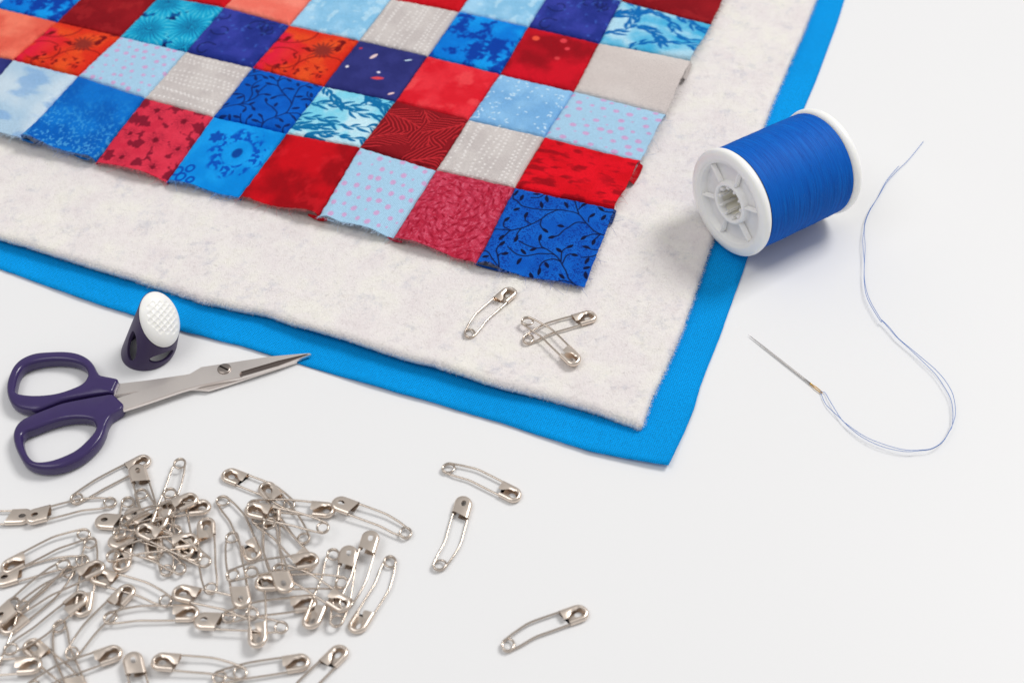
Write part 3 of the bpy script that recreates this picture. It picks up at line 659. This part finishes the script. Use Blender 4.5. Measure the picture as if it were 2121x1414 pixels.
for k in range(nf):
    r0 = .02222; L = rng.uniform(.001, .0026); s = rng.normal(0, .5); h = rng.uniform(.0001, .00035)
    pts = [(fx[k]+s*L*q, (r0+h*math.sin(math.pi*q*.8))*math.cos(ft[k]+L*q/.022), (r0+h*math.sin(math.pi*q*.8))*math.sin(ft[k]+L*q/.022)) for q in (0, .5, 1)]
    mb.add(*tube(pts, .000022, 3, False))
M_LINT = mat('blue_lint', lin((40, 124, 212)), 0.8)[0]
tag(obj('lint', mb.mesh('lint'), M_LINT, wn), kind='stuff')

# ------------------------------------------------------------------ needle and its thread
tip, eye = at(1550, 693, .0006), at(1705, 815, .0006); dv = eye-tip; Ln = np.linalg.norm(dv); dv /= Ln; sv = np.array([-dv[1], dv[0], 0])
needle = empty('sewing_needle', tuple(tip*[1, 1, 0])); tag(needle, 'thin steel sewing needle with gilded eye threaded with blue thread', 'needle')
ts = np.array([0, .03, .1, .25, .5, .75, .84]); rd = np.array([.00004, .00013, .00022, .00032, .00036, .00037, .00036])
obj('shaft', mesh_np('shaft', *tube([tip+dv*Ln*t for t in ts], rd, 10)), M_NEEDLE, needle, True)
loop = [eye-dv*.0066]+[eye-dv*.0032+dv*(-math.cos(t)*.0026)+sv*(math.sin(t)*.00042) for t in np.linspace(0, 2*math.pi, 25)]
mb = MB().add(*tube(loop[1:], .00019, 6)).add(*tube([eye-dv*.0068, eye-dv*.0056], [.00042, .00030], 8)); obj('eye', mb.mesh('eye'), M_GOLD, needle, True)
zo = lambda p: (1500+p[0]/4.159, 640+p[1]/4.159)
S1 = [(845,712),(870,722),(910,790),(1000,935),(1050,985),(1210,1095),(1380,1165),(1550,1210),(1680,1213),(1790,1198),(1880,1140),(1940,1050),(1972,980),(1992,900),(1985,800),(1960,710),(1900,610),(1820,520),(1740,450),(1620,350),(1500,250),(1430,165),(1360,95)]
S2 = [(835,728),(870,810),(920,865),(1000,938),(1080,1018),(1200,1108),(1360,1182),(1550,1224),(1700,1217),(1790,1203),(1880,1145),(1935,1060),(1965,1000),(1970,880),(1950,770),(1890,660),(1820,560),(1720,460),(1600,345),(1480,235),(1370,110)]
T1 = [(1825,662),(1801,620),(1791,583),(1790.5,543),(1792,510),(1790,480),(1793,458),(1803,434),(1819,408),(1836,379),(1857,355),(1882,331),(1913,293)]
T2 = [(1823,664),(1797,619),(1790,583),(1790,543),(1787,501),(1789,480),(1792,458),(1802,434),(1818,409),(1833,380),(1846,362),(1862,344)]
s1 = [zo(p) for p in S1]+T1; s2 = [zo(p) for p in S2]+T2
def strand(px, zmax, sd):
    n = len(px); out = []
    for k, p in enumerate(px):
        t = k/(n-1); z = .00065 if k == 0 else .0003+zmax*math.sin(math.pi*min(t*1.02, 1))**.8*(.75+.25*math.sin(t*9+sd))
        out.append(at(p[0], p[1], z))
    return out
full = strand(s1, .0026, 0)[::-1]+[eye-dv*.0012+np.array([0, 0, .0004])]+strand(s2, .0024, .4)
th = obj('sewing_thread', mesh_np('sewing_thread', *tube(catmull(full, 6), .000105, 5)), M_THREAD)
tag(th, 'doubled fine blue thread curling away from the needle across the white table', 'thread')

# ------------------------------------------------------------------ thimble
tb = at(307, 727, 0.0); thim = empty('thimble', tuple(tb)); tag(thim, 'purple and white finger thimble with side cutouts standing behind the scissors', 'thimble')
def th_surf(z, t, inset=0.0):
    """leaning, gently tapering sleeve; z height, t angle"""
    R = .0113-.0027*(z/.027)**1.1
    if z < .002: R *= 1-.04*(1-z/.002)**2
    return (.42*z+(R-inset)*math.cos(t), .10*z+(R-inset)*math.sin(t)*.98, z)
def th_mesh(inset=0.0):
    zs_ = np.linspace(0, .040, 50); n = 96
    V = [th_surf(z, 2*math.pi*k/n, inset) for z in zs_ for k in range(n)]
    return V, [list(f) for f in grid_faces(len(zs_), n, False, True)[:, ::-1]]
PN = Vector((.69, -.36, .63)).normalized(); PP = Vector((.0034, .0050, .0242))
def cut(V, F, keep_out):
    bm = bmesh.new(); vs = [bm.verts.new(v) for v in V]
    for f in F: bm.faces.new([vs[i] for i in f])
    bmesh.ops.bisect_plane(bm, geom=bm.verts[:]+bm.edges[:]+bm.faces[:], plane_co=PP, plane_no=PN, clear_outer=not keep_out, clear_inner=keep_out)
    return bm
Vo, Fo = th_mesh()
bm = cut(Vo, Fo, False); bmesh.ops.recalc_face_normals(bm, faces=bm.faces)
me = bpy.data.meshes.new('body'); bm.to_mesh(me); bm.free()
body = obj('body', me, M_PURPS, thim)
md = body.modifiers.new('s', 'SOLIDIFY'); md.thickness = .0012; md.offset = -1
def cutter(loc, rad, rot):
    bm = bmesh.new(); bmesh.ops.create_uvsphere(bm, u_segments=32, v_segments=20, radius=1)
    for v in bm.verts:
        for k in range(3): v.co[k] *= rad[k]
    bmesh.ops.rotate(bm, verts=bm.verts, cent=(0, 0, 0), matrix=rot); bmesh.ops.translate(bm, verts=bm.verts, vec=Vector(loc)+Vector(thim.location))
    me = bpy.data.meshes.new('tmp'); bm.to_mesh(me); bm.free(); o = bpy.data.objects.new('tmp', me); COL.objects.link(o); return o
cuts = []
for h, t, wd_, ht_, tilt in [(.0100, math.radians(222), .0030, .0072, .10), (.0052, math.radians(304), .0056, .0023, -.10), (.0100, math.radians(70), .004, .006, 0)]:
    p = Vector(th_surf(h, t)); nrm = Vector((math.cos(t), math.sin(t), .12)).normalized(); sdv = Vector((0, 0, 1)).cross(nrm).normalized(); upv = nrm.cross(sdv)
    rot = Matrix((nrm, sdv, upv)).transposed() @ Matrix.Rotation(tilt, 3, 'X')
    cuts.append(cutter(p, (.0042, wd_, ht_), rot))
for o in cuts:
    b_ = body.modifiers.new('b', 'BOOLEAN'); b_.object = o; b_.operation = 'DIFFERENCE'; b_.solver = 'EXACT'
bv = body.modifiers.new('v', 'BEVEL'); bv.width = .0003; bv.segments = 2; bv.limit_method = 'ANGLE'; bv.angle_limit = math.radians(50)
bpy.context.view_layer.update(); dg = bpy.context.evaluated_depsgraph_get()
me2 = bpy.data.meshes.new_from_object(body.evaluated_get(dg)); me2.polygons.foreach_set('use_smooth', np.ones(len(me2.polygons), dtype=bool))
body.modifiers.clear(); body.data = me2; me2.name = 'body'
try: me2.set_sharp_from_angle(angle=math.radians(42))
except Exception: pass
for o in cuts: bpy.data.objects.remove(o)
# white push cap: a convex pad filling the slanted opening, with a grid of pressed dimples
bm = cut(*th_mesh(0.0002), False)
ring = [v.co.copy() for v in bm.verts if abs((v.co-PP).dot(PN)) < 1e-6]; bm.free()
upn = (Vector((0, 0, 1))-PN*PN.z).normalized(); sdn = PN.cross(upn)
cen = sum(ring, Vector())/len(ring); ring.sort(key=lambda p: math.atan2((p-cen).dot(upn), (p-cen).dot(sdn)))
nr, nk = 72, len(ring); V = []
for i in range(nr+1):
    q = i/nr
    for p in ring:
        v = cen+(p-cen)*(1-q); h = .0040*(1-(1-q)**2.6)**.75+.0002
        s_, t_ = (v-cen).dot(sdn), (v-cen).dot(upn)
        for a_ in range(-3, 4):
            for b_ in range(-4, 4):
                dx, dy = a_*.00205+.0010, b_*.00195+.0008
                if math.hypot(dx/.0062, (dy)/.0078) > .95: continue
                e = (abs(s_-dx)/.00078)**4+(abs(t_-dy)/.00062)**4
                if e < 4: h -= .00034*max(0, min(1, 1.25-.5*e))
        V.append(v+PN*h)
F = [list(f) for f in grid_faces(nr+1, nk, False, True)]
obj('push_cap', mesh_np('push_cap', [tuple(v) for v in V], np.array(F)), M_CAP, thim)

# ------------------------------------------------------------------ scissors
zs = lambda p, z: at(p[0]/3.2136, 700+p[1]/3.2136, z)
sc_loc = zs((900, 380), 0); sciss = empty('embroidery_scissors', (sc_loc[0], sc_loc[1], 0)); tag(sciss, 'small steel embroidery scissors with glossy purple finger loops', 'scissors')
UO = [(768,386),(806,300),(770,291),(700,278),(668,248),(640,195),(600,152),(535,120),(450,106),(340,108),(235,120),(150,155),(95,205),(62,270),(45,335),(50,400),(75,455),(120,488),(190,506),(255,508),(340,476),(440,440),(600,408),(740,388)]
UI = [(120,355),(125,378),(160,392),(250,397),(380,384),(480,355),(545,325),(578,285),(582,250),(558,215),(505,190),(430,178),(340,178),(250,190),(180,215),(140,270)]
LO = [(770,390),(834,452),(833,487),(765,530),(730,590),(712,650),(680,710),(620,775),(540,835),(440,880),(340,900),(240,893),(170,862),(130,805),(100,740),(88,670),(105,610),(150,562),(240,518),(340,478),(440,444),(600,414),(745,391)]
LI = [(168,690),(190,770),(225,820),(270,838),(350,828),(430,800),(510,760),(580,700),(628,645),(637,605),(612,572),(540,560),(450,567),(350,592),(250,628),(190,650)]
def handle(outer, inner, gap):
    zc, hh, rr = .0029, .0026, .0014
    O = np.array([zs(p, zc)[:2] for p in outer]); I = np.array([zs(p, zc)[:2] for p in inner]); I = catmull(I, 6, True)
    c = I.mean(0)
    Oc = np.concatenate([catmull(O[1:], 6, False), catmull(np.array([O[-1], O[0]]), 6), catmull(np.array([O[0], O[1]]), 6)])
    def ray(L, n):
        ang = np.arctan2(L[:, 1]-c[1], L[:, 0]-c[0]); rad = np.hypot(L[:, 1]-c[1], L[:, 0]-c[0]); k = np.argsort(ang); ang, rad = ang[k], rad[k]
        t = -math.pi+2*math.pi*(np.arange(n)+.5)/n
        return t, np.interp(t, np.concatenate([ang-2*math.pi, ang, ang+2*math.pi]), np.tile(rad, 3))
    n = 200; t, ro = ray(Oc, n); _, ri = ray(I, n); ri = ri+.0005; ro = np.maximum(ro-gap, ri+.002)
    sec = []
    for s in np.linspace(0, 1, 8): sec.append(('o', math.pi/2*s))         # rounded outer top quarter ... built as a closed profile
    V = []; ns = 24
    for k in range(n):
        d = np.array([math.cos(t[k]), math.sin(t[k])]); w = ro[k]-ri[k]; r_ = min(rr, w*.48)
        for s in range(ns):
            q = s/ns*4; 
            if q < 1: a = q*math.pi/2; x, z = w-r_+r_*math.cos(a), math.sin(a)
            elif q < 2: a = (q-1)*math.pi/2; x, z = r_-r_*math.sin(a), math.cos(a)
            elif q < 3: a = (q-2)*math.pi/2; x, z = r_-r_*math.cos(a), -math.sin(a)
            else: a = (q-3)*math.pi/2; x, z = w-r_+r_*math.sin(a), -math.cos(a)
            p = c+d*(ri[k]+x); V.append((p[0], p[1], zc+math.copysign(hh-r_, z)*(1 if abs(z) > 1e-9 else 0)+z*r_+(.00025*math.sin(math.pi*x/w) if z > .5 else 0)))
    return mesh_np('handle', np.array(V), grid_faces(n, ns, True, True))
obj('handle', handle(UO, UI, .0005), M_PURP, sciss, True); obj('handle', handle(LO, LI, .0005), M_PURP, sciss, True)
p_a, p_b = zs((790, 390), 0), zs((2066, 104), 0)
def bz(p, z0, z1):
    t = np.clip((p[0]-p_a[0])/(p_b[0]-p_a[0]), 0, 1.02); return z0+(z1-z0)*t
def blade(name, poly, z0, z1, thick, hole=None, hmat=None, bev=.00022):
    bm = bmesh.new()
    def loop(pts, zoff=0):
        vs = []
        for p in pts:
            w = zs(p, z0); z = bz(w, z0, z1); w = zs(p, z); vs.append(bm.verts.new((w[0], w[1], z+zoff)))
        return vs, [bm.edges.new((vs[i], vs[(i+1) % len(vs)])) for i in range(len(vs))]
    vo, eo = loop(poly); es = list(eo)
    if hole: vh, eh = loop(hole); es += eh
    top = bmesh.ops.triangle_fill(bm, edges=es, use_beauty=True, use_dissolve=False)['geom']
    fs = [g for g in top if isinstance(g, bmesh.types.BMFace)]
    vb = [bm.verts.new(v.co-Vector((0, 0, thick))) for v in vo]
    for i in range(len(vo)):
        j = (i+1) % len(vo); bm.faces.new((vo[i], vo[j], vb[j], vb[i]))
    bm.faces.new(vb)
    if hole:
        vd = [bm.verts.new(v.co-Vector((0, 0, .00055))) for v in vh]
        for i in range(len(vh)):
            j = (i+1) % len(vh); bm.faces.new((vh[i], vh[j], vd[j], vd[i]))
        fl = bm.faces.new(vd); fl.material_index = 1
    bmesh.ops.recalc_face_normals(bm, faces=bm.faces)
    for f in fs:
        if f.normal.z < 0: f.normal_flip()
    be = [e for e in bm.edges if len(e.link_faces) == 2 and all(v in vo for v in e.verts) and e.calc_face_angle(0) > .8]
    bmesh.ops.bevel(bm, geom=be, offset=bev, segments=2, affect='EDGES')
    me = bpy.data.meshes.new(name); bm.to_mesh(me); bm.free(); o = obj(name, me, M_BLADE, sciss, True)
    if hmat: me.materials.append(hmat)
    return o
BA = [(745,408),(820,478),(1000,420),(1200,352),(1330,315),(1590,264),(1850,188),(2072,105),(2060,98),(1985,103),(1800,119),(1500,166),(1340,190),(1262,236),(1150,281),(1040,318),(900,358)]
HOLE = [(1592,242),(1598,256),(1620,257),(1700,235),(1850,186),(2058,108),(2040,106),(1850,150),(1700,194),(1605,222)]
BB = [(740,385),(780,297),(805,299),(1000,276),(1220,243),(1330,225),(1600,190),(1850,150),(2066,106),(1975,155),(1700,245),(1530,300),(1385,343),(1320,338),(1210,335),(1040,335),(870,365)]
bladeA = blade('blade', BA, .0046, .0030, .0013, HOLE, M_GROOVE); blade('blade', BB, .0032, .0016, .0012)
scp = zs((1493, 207), .0036); scz = bz(scp, .0046, .0030)
V, F = lathe([(0, .0024), (.0004, .0024), (.0006, .0022), (.00072, .0014), (.00076, .00001)], 40)
M_SCREW = m_metal('screw_steel', lin((160, 150, 144)), 0.36, 60, 0.03)
scr = obj('screw', MB().add([(scp[0]+v[1]*1.12, scp[1]+v[2]*1.12, scz-.0001+v[0]) for v in V], F).mesh('screw'), M_SCREW, sciss, True)
M_SLOT = m_metal('dark_slot_metal', lin((44, 38, 36)), 0.8)
d2 = zs((1532, 224), .004)-zs((1462, 190), .004); d2 /= np.linalg.norm(d2); n2 = np.array([-d2[1], d2[0], 0]); cc = np.array([scp[0], scp[1], scz+.00066])
me = mesh_np('slot', [cc+d2*sx_*.0022+n2*sy_*.00036+np.array([0, 0, sz_*.00016-(.00016 if abs(sx_) == 1 else 0)]) for sz_ in (0, 1) for sx_, sy_ in ((-1, -1), (1, -1), (1, 1), (-1, 1))], [[4, 5, 6, 7], [0, 3, 2, 1], [0, 1, 5, 4], [1, 2, 6, 5], [2, 3, 7, 6], [3, 0, 4, 7]], False)
ob = obj('slot', me, M_SLOT, scr); me.transform(Matrix.Translation(-Vector(sciss.location)))

# ------------------------------------------------------------------ safety pins
PL = .0330; BK = 1.0
def pbend(x):
    """bent basting pin: sideways offset along its length"""
    x0 = .0125; k = .0018
    s1, s2 = .150*BK, -.095*BK
    return s1*x if x < x0-k else (s1*x0+s2*(x-x0) if x > x0+k else s1*x+(s2-s1)*(x-(x0-k))**2/(4*k))
PB0 = pbend(0)
def bend_pts(P): return [(x, y+pbend(x), z) for x, y, z in P]
def make_wire():
    P = []; zc = .0012; r = .0021; cx = .0026
    for x in np.linspace(.0312, .0065, 16): P.append((x, -.0026-.0003*math.sin((x-.006)/.025*math.pi), zc-.0001))
    for a in np.linspace(-math.pi/2-.25, -math.pi/2-4*math.pi+.25+math.pi, 44)[0:]:
        f = (a+math.pi/2)/(-3*math.pi); P.append((cx+r*math.cos(a), r*math.sin(a), zc-.0005+.0010*min(max(f, 0), 1)))
    for x in np.linspace(.0065, .0312, 16): P.append((x, .0026+.0003*math.sin((x-.006)/.025*math.pi), zc+.0002*(1-(x-.006)/.025)))
    return mesh_np('wire', *tube(bend_pts(P), .00040, 10))
def make_clasp():
    """sheet cap folded round both arms: back plate, rolled rim, wavy front lip"""
    r = .0011; hw = .0034; x0, x1 = .0238, PL; R = hw
    path = []                                      # (point, inward normal, kind 0 arm side .. 1 fixed side)
    for x in np.linspace(x0, x1-R, 12): path.append(((x, hw), (0, -1), 'a', (x-x0)/(x1-R-x0)))
    for a in np.linspace(math.pi/2, -math.pi/2, 15)[1:-1]: path.append(((x1-R+R*math.cos(a), R*math.sin(a)), (-math.cos(a), -math.sin(a)), 'e', .5-a/math.pi))
    for x in np.linspace(x1-R, x0+.0012, 12): path.append(((x, -hw), (0, 1), 'f', (x-x0)/(x1-R-x0)))
    V = []; ns = 10
    for (p, nn, kd, t) in path:
        if kd == 'a': lip = .0009+.0019*(1-t)**.7+.00055*math.sin(t*math.pi*2+.4)
        elif kd == 'e': lip = .00035+.0006*(1-min(1, t*3))
        else: lip = .00035+.0002*t
        for s in range(ns):
            if s < 7: a = -math.pi/2+math.pi*s/6; dd = r-r*math.cos(a) if True else 0; z = r+r*math.sin(a); dd = r*(1-math.cos(a))
            else: q = (s-6)/3; dd = r+lip*q; z = 2*r-.00035*q*q
            V.append((p[0]+nn[0]*dd, p[1]+nn[1]*dd, z))
    n = len(path); F = [list(f) for f in grid_faces(n, ns)]
    # back plate with its small oval window
    rim = [k*ns for k in range(n)]; hole = []; hx, hy = x1-.0036, 0.0002; nh = 18; o = len(V)
    for k in range(nh):
        a = 2*math.pi*k/nh; V.append((hx+.0013*math.cos(a), hy+.0009*math.sin(a), .0001))
    bm = bmesh.new(); bv_ = [bm.verts.new((x, y+pbend(x), z)) for x, y, z in V]
    for f in F: bm.faces.new([bv_[i] for i in f])
    es = []
    for i in range(n): 
        a_, b_ = bv_[rim[i]], bv_[rim[(i+1) % n]]; e = bm.edges.get((a_, b_)) or bm.edges.new((a_, b_)); es.append(e)
    es += [bm.edges.new((bv_[o+k], bv_[o+(k+1) % nh])) for k in range(nh)]
    bmesh.ops.triangle_fill(bm, edges=es, use_beauty=True, use_dissolve=False)
    bmesh.ops.recalc_face_normals(bm, faces=bm.faces)
    me = bpy.data.meshes.new('clasp'); bm.to_mesh(me); bm.free(); me.polygons.foreach_set('use_smooth', np.ones(len(me.polygons), dtype=bool))
    try: me.set_sharp_from_angle(angle=math.radians(55))
    except Exception: pass
    return me
VAR = []
for BK in (.40, .75, 1.0): VAR.append((make_wire(), make_clasp()))      # pins are not all bent alike
def mirrored(me):
    m2 = me.copy(); m2.transform(Matrix.Scale(-1, 4, (0, 1, 0))); m2.flip_normals(); return m2
VAR2 = [(mirrored(a_), mirrored(b_)) for a_, b_ in VAR]
for pr_ in VAR+VAR2:
    pr_[0].materials.append(M_PIN); pr_[1].materials.append(M_CLASP)
NP = [0]
# footprint samples (x, y, z bottom, z top) used to rest pins on one another
FOOT = []
for x in np.linspace(.0005, .0236, 30):
    for s in (-1, 1): FOOT.append((x, s*(.0021 if x < .005 else .0027)+pbend(x), .0006, .0018))
for x in np.linspace(.0238, PL, 12):
    for y in np.linspace(-.0033, .0033, 7): FOOT.append((x, y+pbend(x), 0, .0024))
FOOT = np.array(FOOT)
CELL = .0004; HX, HY = (-.26, .16), (.18, .46)
HM = np.zeros((int((HX[1]-HX[0])/CELL), int((HY[1]-HY[0])/CELL)))
HMAX_SINK = .0016
YMID = float(np.mean([pbend(x) for x in np.linspace(0, PL, 20)]))
def place(coil, end, flip, base=0.0, settle=True, mir=False):
    ca, cb = 0.0, PL; z0 = z1 = base
    for it in range(3):
        A_ = at(coil[0], coil[1], z0+.0012); B_ = at(end[0], end[1], z1+.0012)
        d = (B_-A_)[:2]; d /= np.linalg.norm(d); mid = (A_+B_)[:2]/2; sgn = -1 if flip != mir else 1
        nv = np.array([-d[1], d[0]])*sgn; org = mid-d*PL/2-nv*PB0
        # pin's own chord: shift so that coil and end sit on the pixel line
        org = org-nv*(pbend(.0024)+pbend(PL))/2
        X = org[0]+FOOT[:, 0]*d[0]+FOOT[:, 1]*nv[0]; Y = org[1]+FOOT[:, 0]*d[1]+FOOT[:, 1]*nv[1]
        zb, zt = (.0024-FOOT[:, 3], .0024-FOOT[:, 2]) if flip else (FOOT[:, 2], FOOT[:, 3])
        if settle:
            i = np.clip(((X-HX[0])/CELL).astype(int), 0, HM.shape[0]-1); j = np.clip(((Y-HY[0])/CELL).astype(int), 0, HM.shape[1]-1)
            need = HM[i, j]-zb-np.where(HM[i, j] > base+1e-6, HMAX_SINK, 0); s = FOOT[:, 0]/PL
            best = None
            for p0 in np.concatenate([[base], base+np.linspace(.0002, .014, 70)]):
                m_ = s > .02; p1 = max(base, np.max((need[m_]-p0*(1-s[m_]))/s[m_]))
                if np.any(need[~m_] > p0+1e-5): continue
                cst = p0+p1+.6*abs(p0-p1)
                if best is None or cst < best[0]: best = (cst, p0, p1)
            if best: z0, z1 = best[1], best[2]
    if settle:
        zz_ = z0+(z1-z0)*FOOT[:, 0]/PL+zt
        for di in (-1, 0, 1):
            for dj in (-1, 0, 1): np.maximum.at(HM, (np.clip(i+di, 0, HM.shape[0]-1), np.clip(j+dj, 0, HM.shape[1]-1)), zz_)
    xa = Vector((d[0]*PL, d[1]*PL, z1-z0)).normalized(); ya = Vector((nv[0], nv[1], 0))*(-1 if mir else 1); za = xa.cross(ya).normalized(); ya = za.cross(xa)
    M_ = Matrix((xa, ya, za)).transposed().to_4x4(); M_.translation = Vector((org[0], org[1], z0+(.0024 if flip else 0)))
    return M_
first = {}
def pin(coil, end, flip, label, group, base=0.0, settle=True, rise=None, mir=False):
    M_ = place(coil, end, flip, base, settle, mir)
    if rise is not None:
        M_ = Matrix.Translation((0, 0, rise[0])) @ M_
        M_ = M_ @ Matrix.Rotation(rise[1], 4, 'Y')
    e = empty('safety_pin'); e.matrix_world = M_; tag(e, label, 'safety pin', group)
    NP[0] += 1; vv = (VAR2 if mir else VAR)[2 if NP[0] < 7 else (NP[0]*7) % 3]
    for nm, me_ in (('wire', vv[0]), ('clasp', vv[1])):
        o = bpy.data.objects.new(nm, me_); COL.objects.link(o); o.parent = e
    return e
bz_ = .0052
pin((968,697), (1062,599), False, 'nickel safety pin lying alone on the batting below the royal blue vine patch', 'safety pins on the batting', bz_, False)
pin((1086,706), (1231,652), False, 'nickel safety pin on the batting lying under another crossed pin', 'safety pins on the batting', bz_, False)
pin((1084,660), (1197,752), False, 'nickel safety pin on the batting laid across another pin', 'safety pins on the batting', bz_+.0012, False)
pin((918,966), (1077,1030), False, 'nickel safety pin on the white table nearest the bottom hem of the blue cloth', 'single safety pins on the table')
pin((906,1178), (964,1032), True, 'nickel safety pin on the white table between the heap and another single pin', 'single safety pins on the table')
pin((1040,1342), (1216,1262), False, 'nickel safety pin lying far from all other pins on the open white table', 'single safety pins on the table')
LF = 'nickel safety pin lying hook side up in the heap below the scissors'; LB = 'nickel safety pin lying plate side up in the heap below the scissors'
PILE = [((-110,1066),(62,1070),1),((235,1040),(60,1072),1),((152,1036),(305,950),0),((310,1098),(284,972),1),((290,1018),(322,1152),0),((265,1034),(252,1178),0),((372,1100),(202,1078),1),((375,1180),(236,1118),1),
((345,1180),(345,1048),0),((278,1090),(405,1150),0),((395,1138),(270,1062),1),((374,955),(326,1092),0),((349,1014),(388,1152),0),((258,1078),(428,1048),0),((437,1224),(426,1078),0),
((172,1160),(3,1200),1),((152,1116),(38,1165),2),((188,1116),(170,1272),0),((348,1246),(196,1190),2),((145,1180),(12,1304),0),((28,1248),(-30,1400),0),((150,1352),(264,1222),0),((124,1294),(165,1436),1),((178,1444),(56,1328),2),((-100,1398),(72,1376),0),((78,1424),(232,1356),0),((298,1480),(282,1400),1),
((497,1394),(328,1368),2),((600,1470),(697,1358),0),((443,1404),(638,1368),0),((222,1282),(405,1268),0),((535,1276),(358,1222),2),((598,1300),(402,1284),1),((466,1278),(650,1246),0),
((458,1034),(527,1154),0),((480,1108),(502,1252),1),((520,1185),(534,1326),0),((612,1052),(460,976),2),((636,1124),(545,1000),2),((575,1196),(562,1050),0),((532,1074),(642,1172),0),((516,1046),(690,1056),0),((850,1108),(692,1038),1),
((690,1144),(643,1292),0),((696,1290),(724,1138),1),((712,1258),(772,1103),1),((808,1160),(738,1300),0),((716,1206),(534,1206),2),((600,1190),(690,1240),0),
((232,1152),(398,1118),0),((420,1160),(300,1098),2),((262,1098),(382,1040),0),((560,1088),(590,1210),1),((646,1088),(545,1062),2),((488,1190),(640,1160),0),((60,1250),(190,1180),0),((110,1186),(20,1262),1),((40,1330),(150,1250),2)]
OWN = {(305,950):'safety pin of the heap with its clasp just below the lower scissor loop',(326,1092):'safety pin of the heap whose bare coil sticks out towards the scissor blades',(692,1038):'plate side up heap safety pin with its coil reaching towards single pins',
(738,1300):'slanting safety pin along the rim of the heap facing the empty table',(460,976):'safety pin on the heap rim with its clasp pointing to the scissor loops',(428,1048):'safety pin lying flat across the densest tangle in the heap'}
for cpx, epx, fl in PILE: pin(cpx, epx, fl == 1, OWN.get(epx, LB if fl == 1 else LF), 'heap of safety pins', mir=(fl == 2))
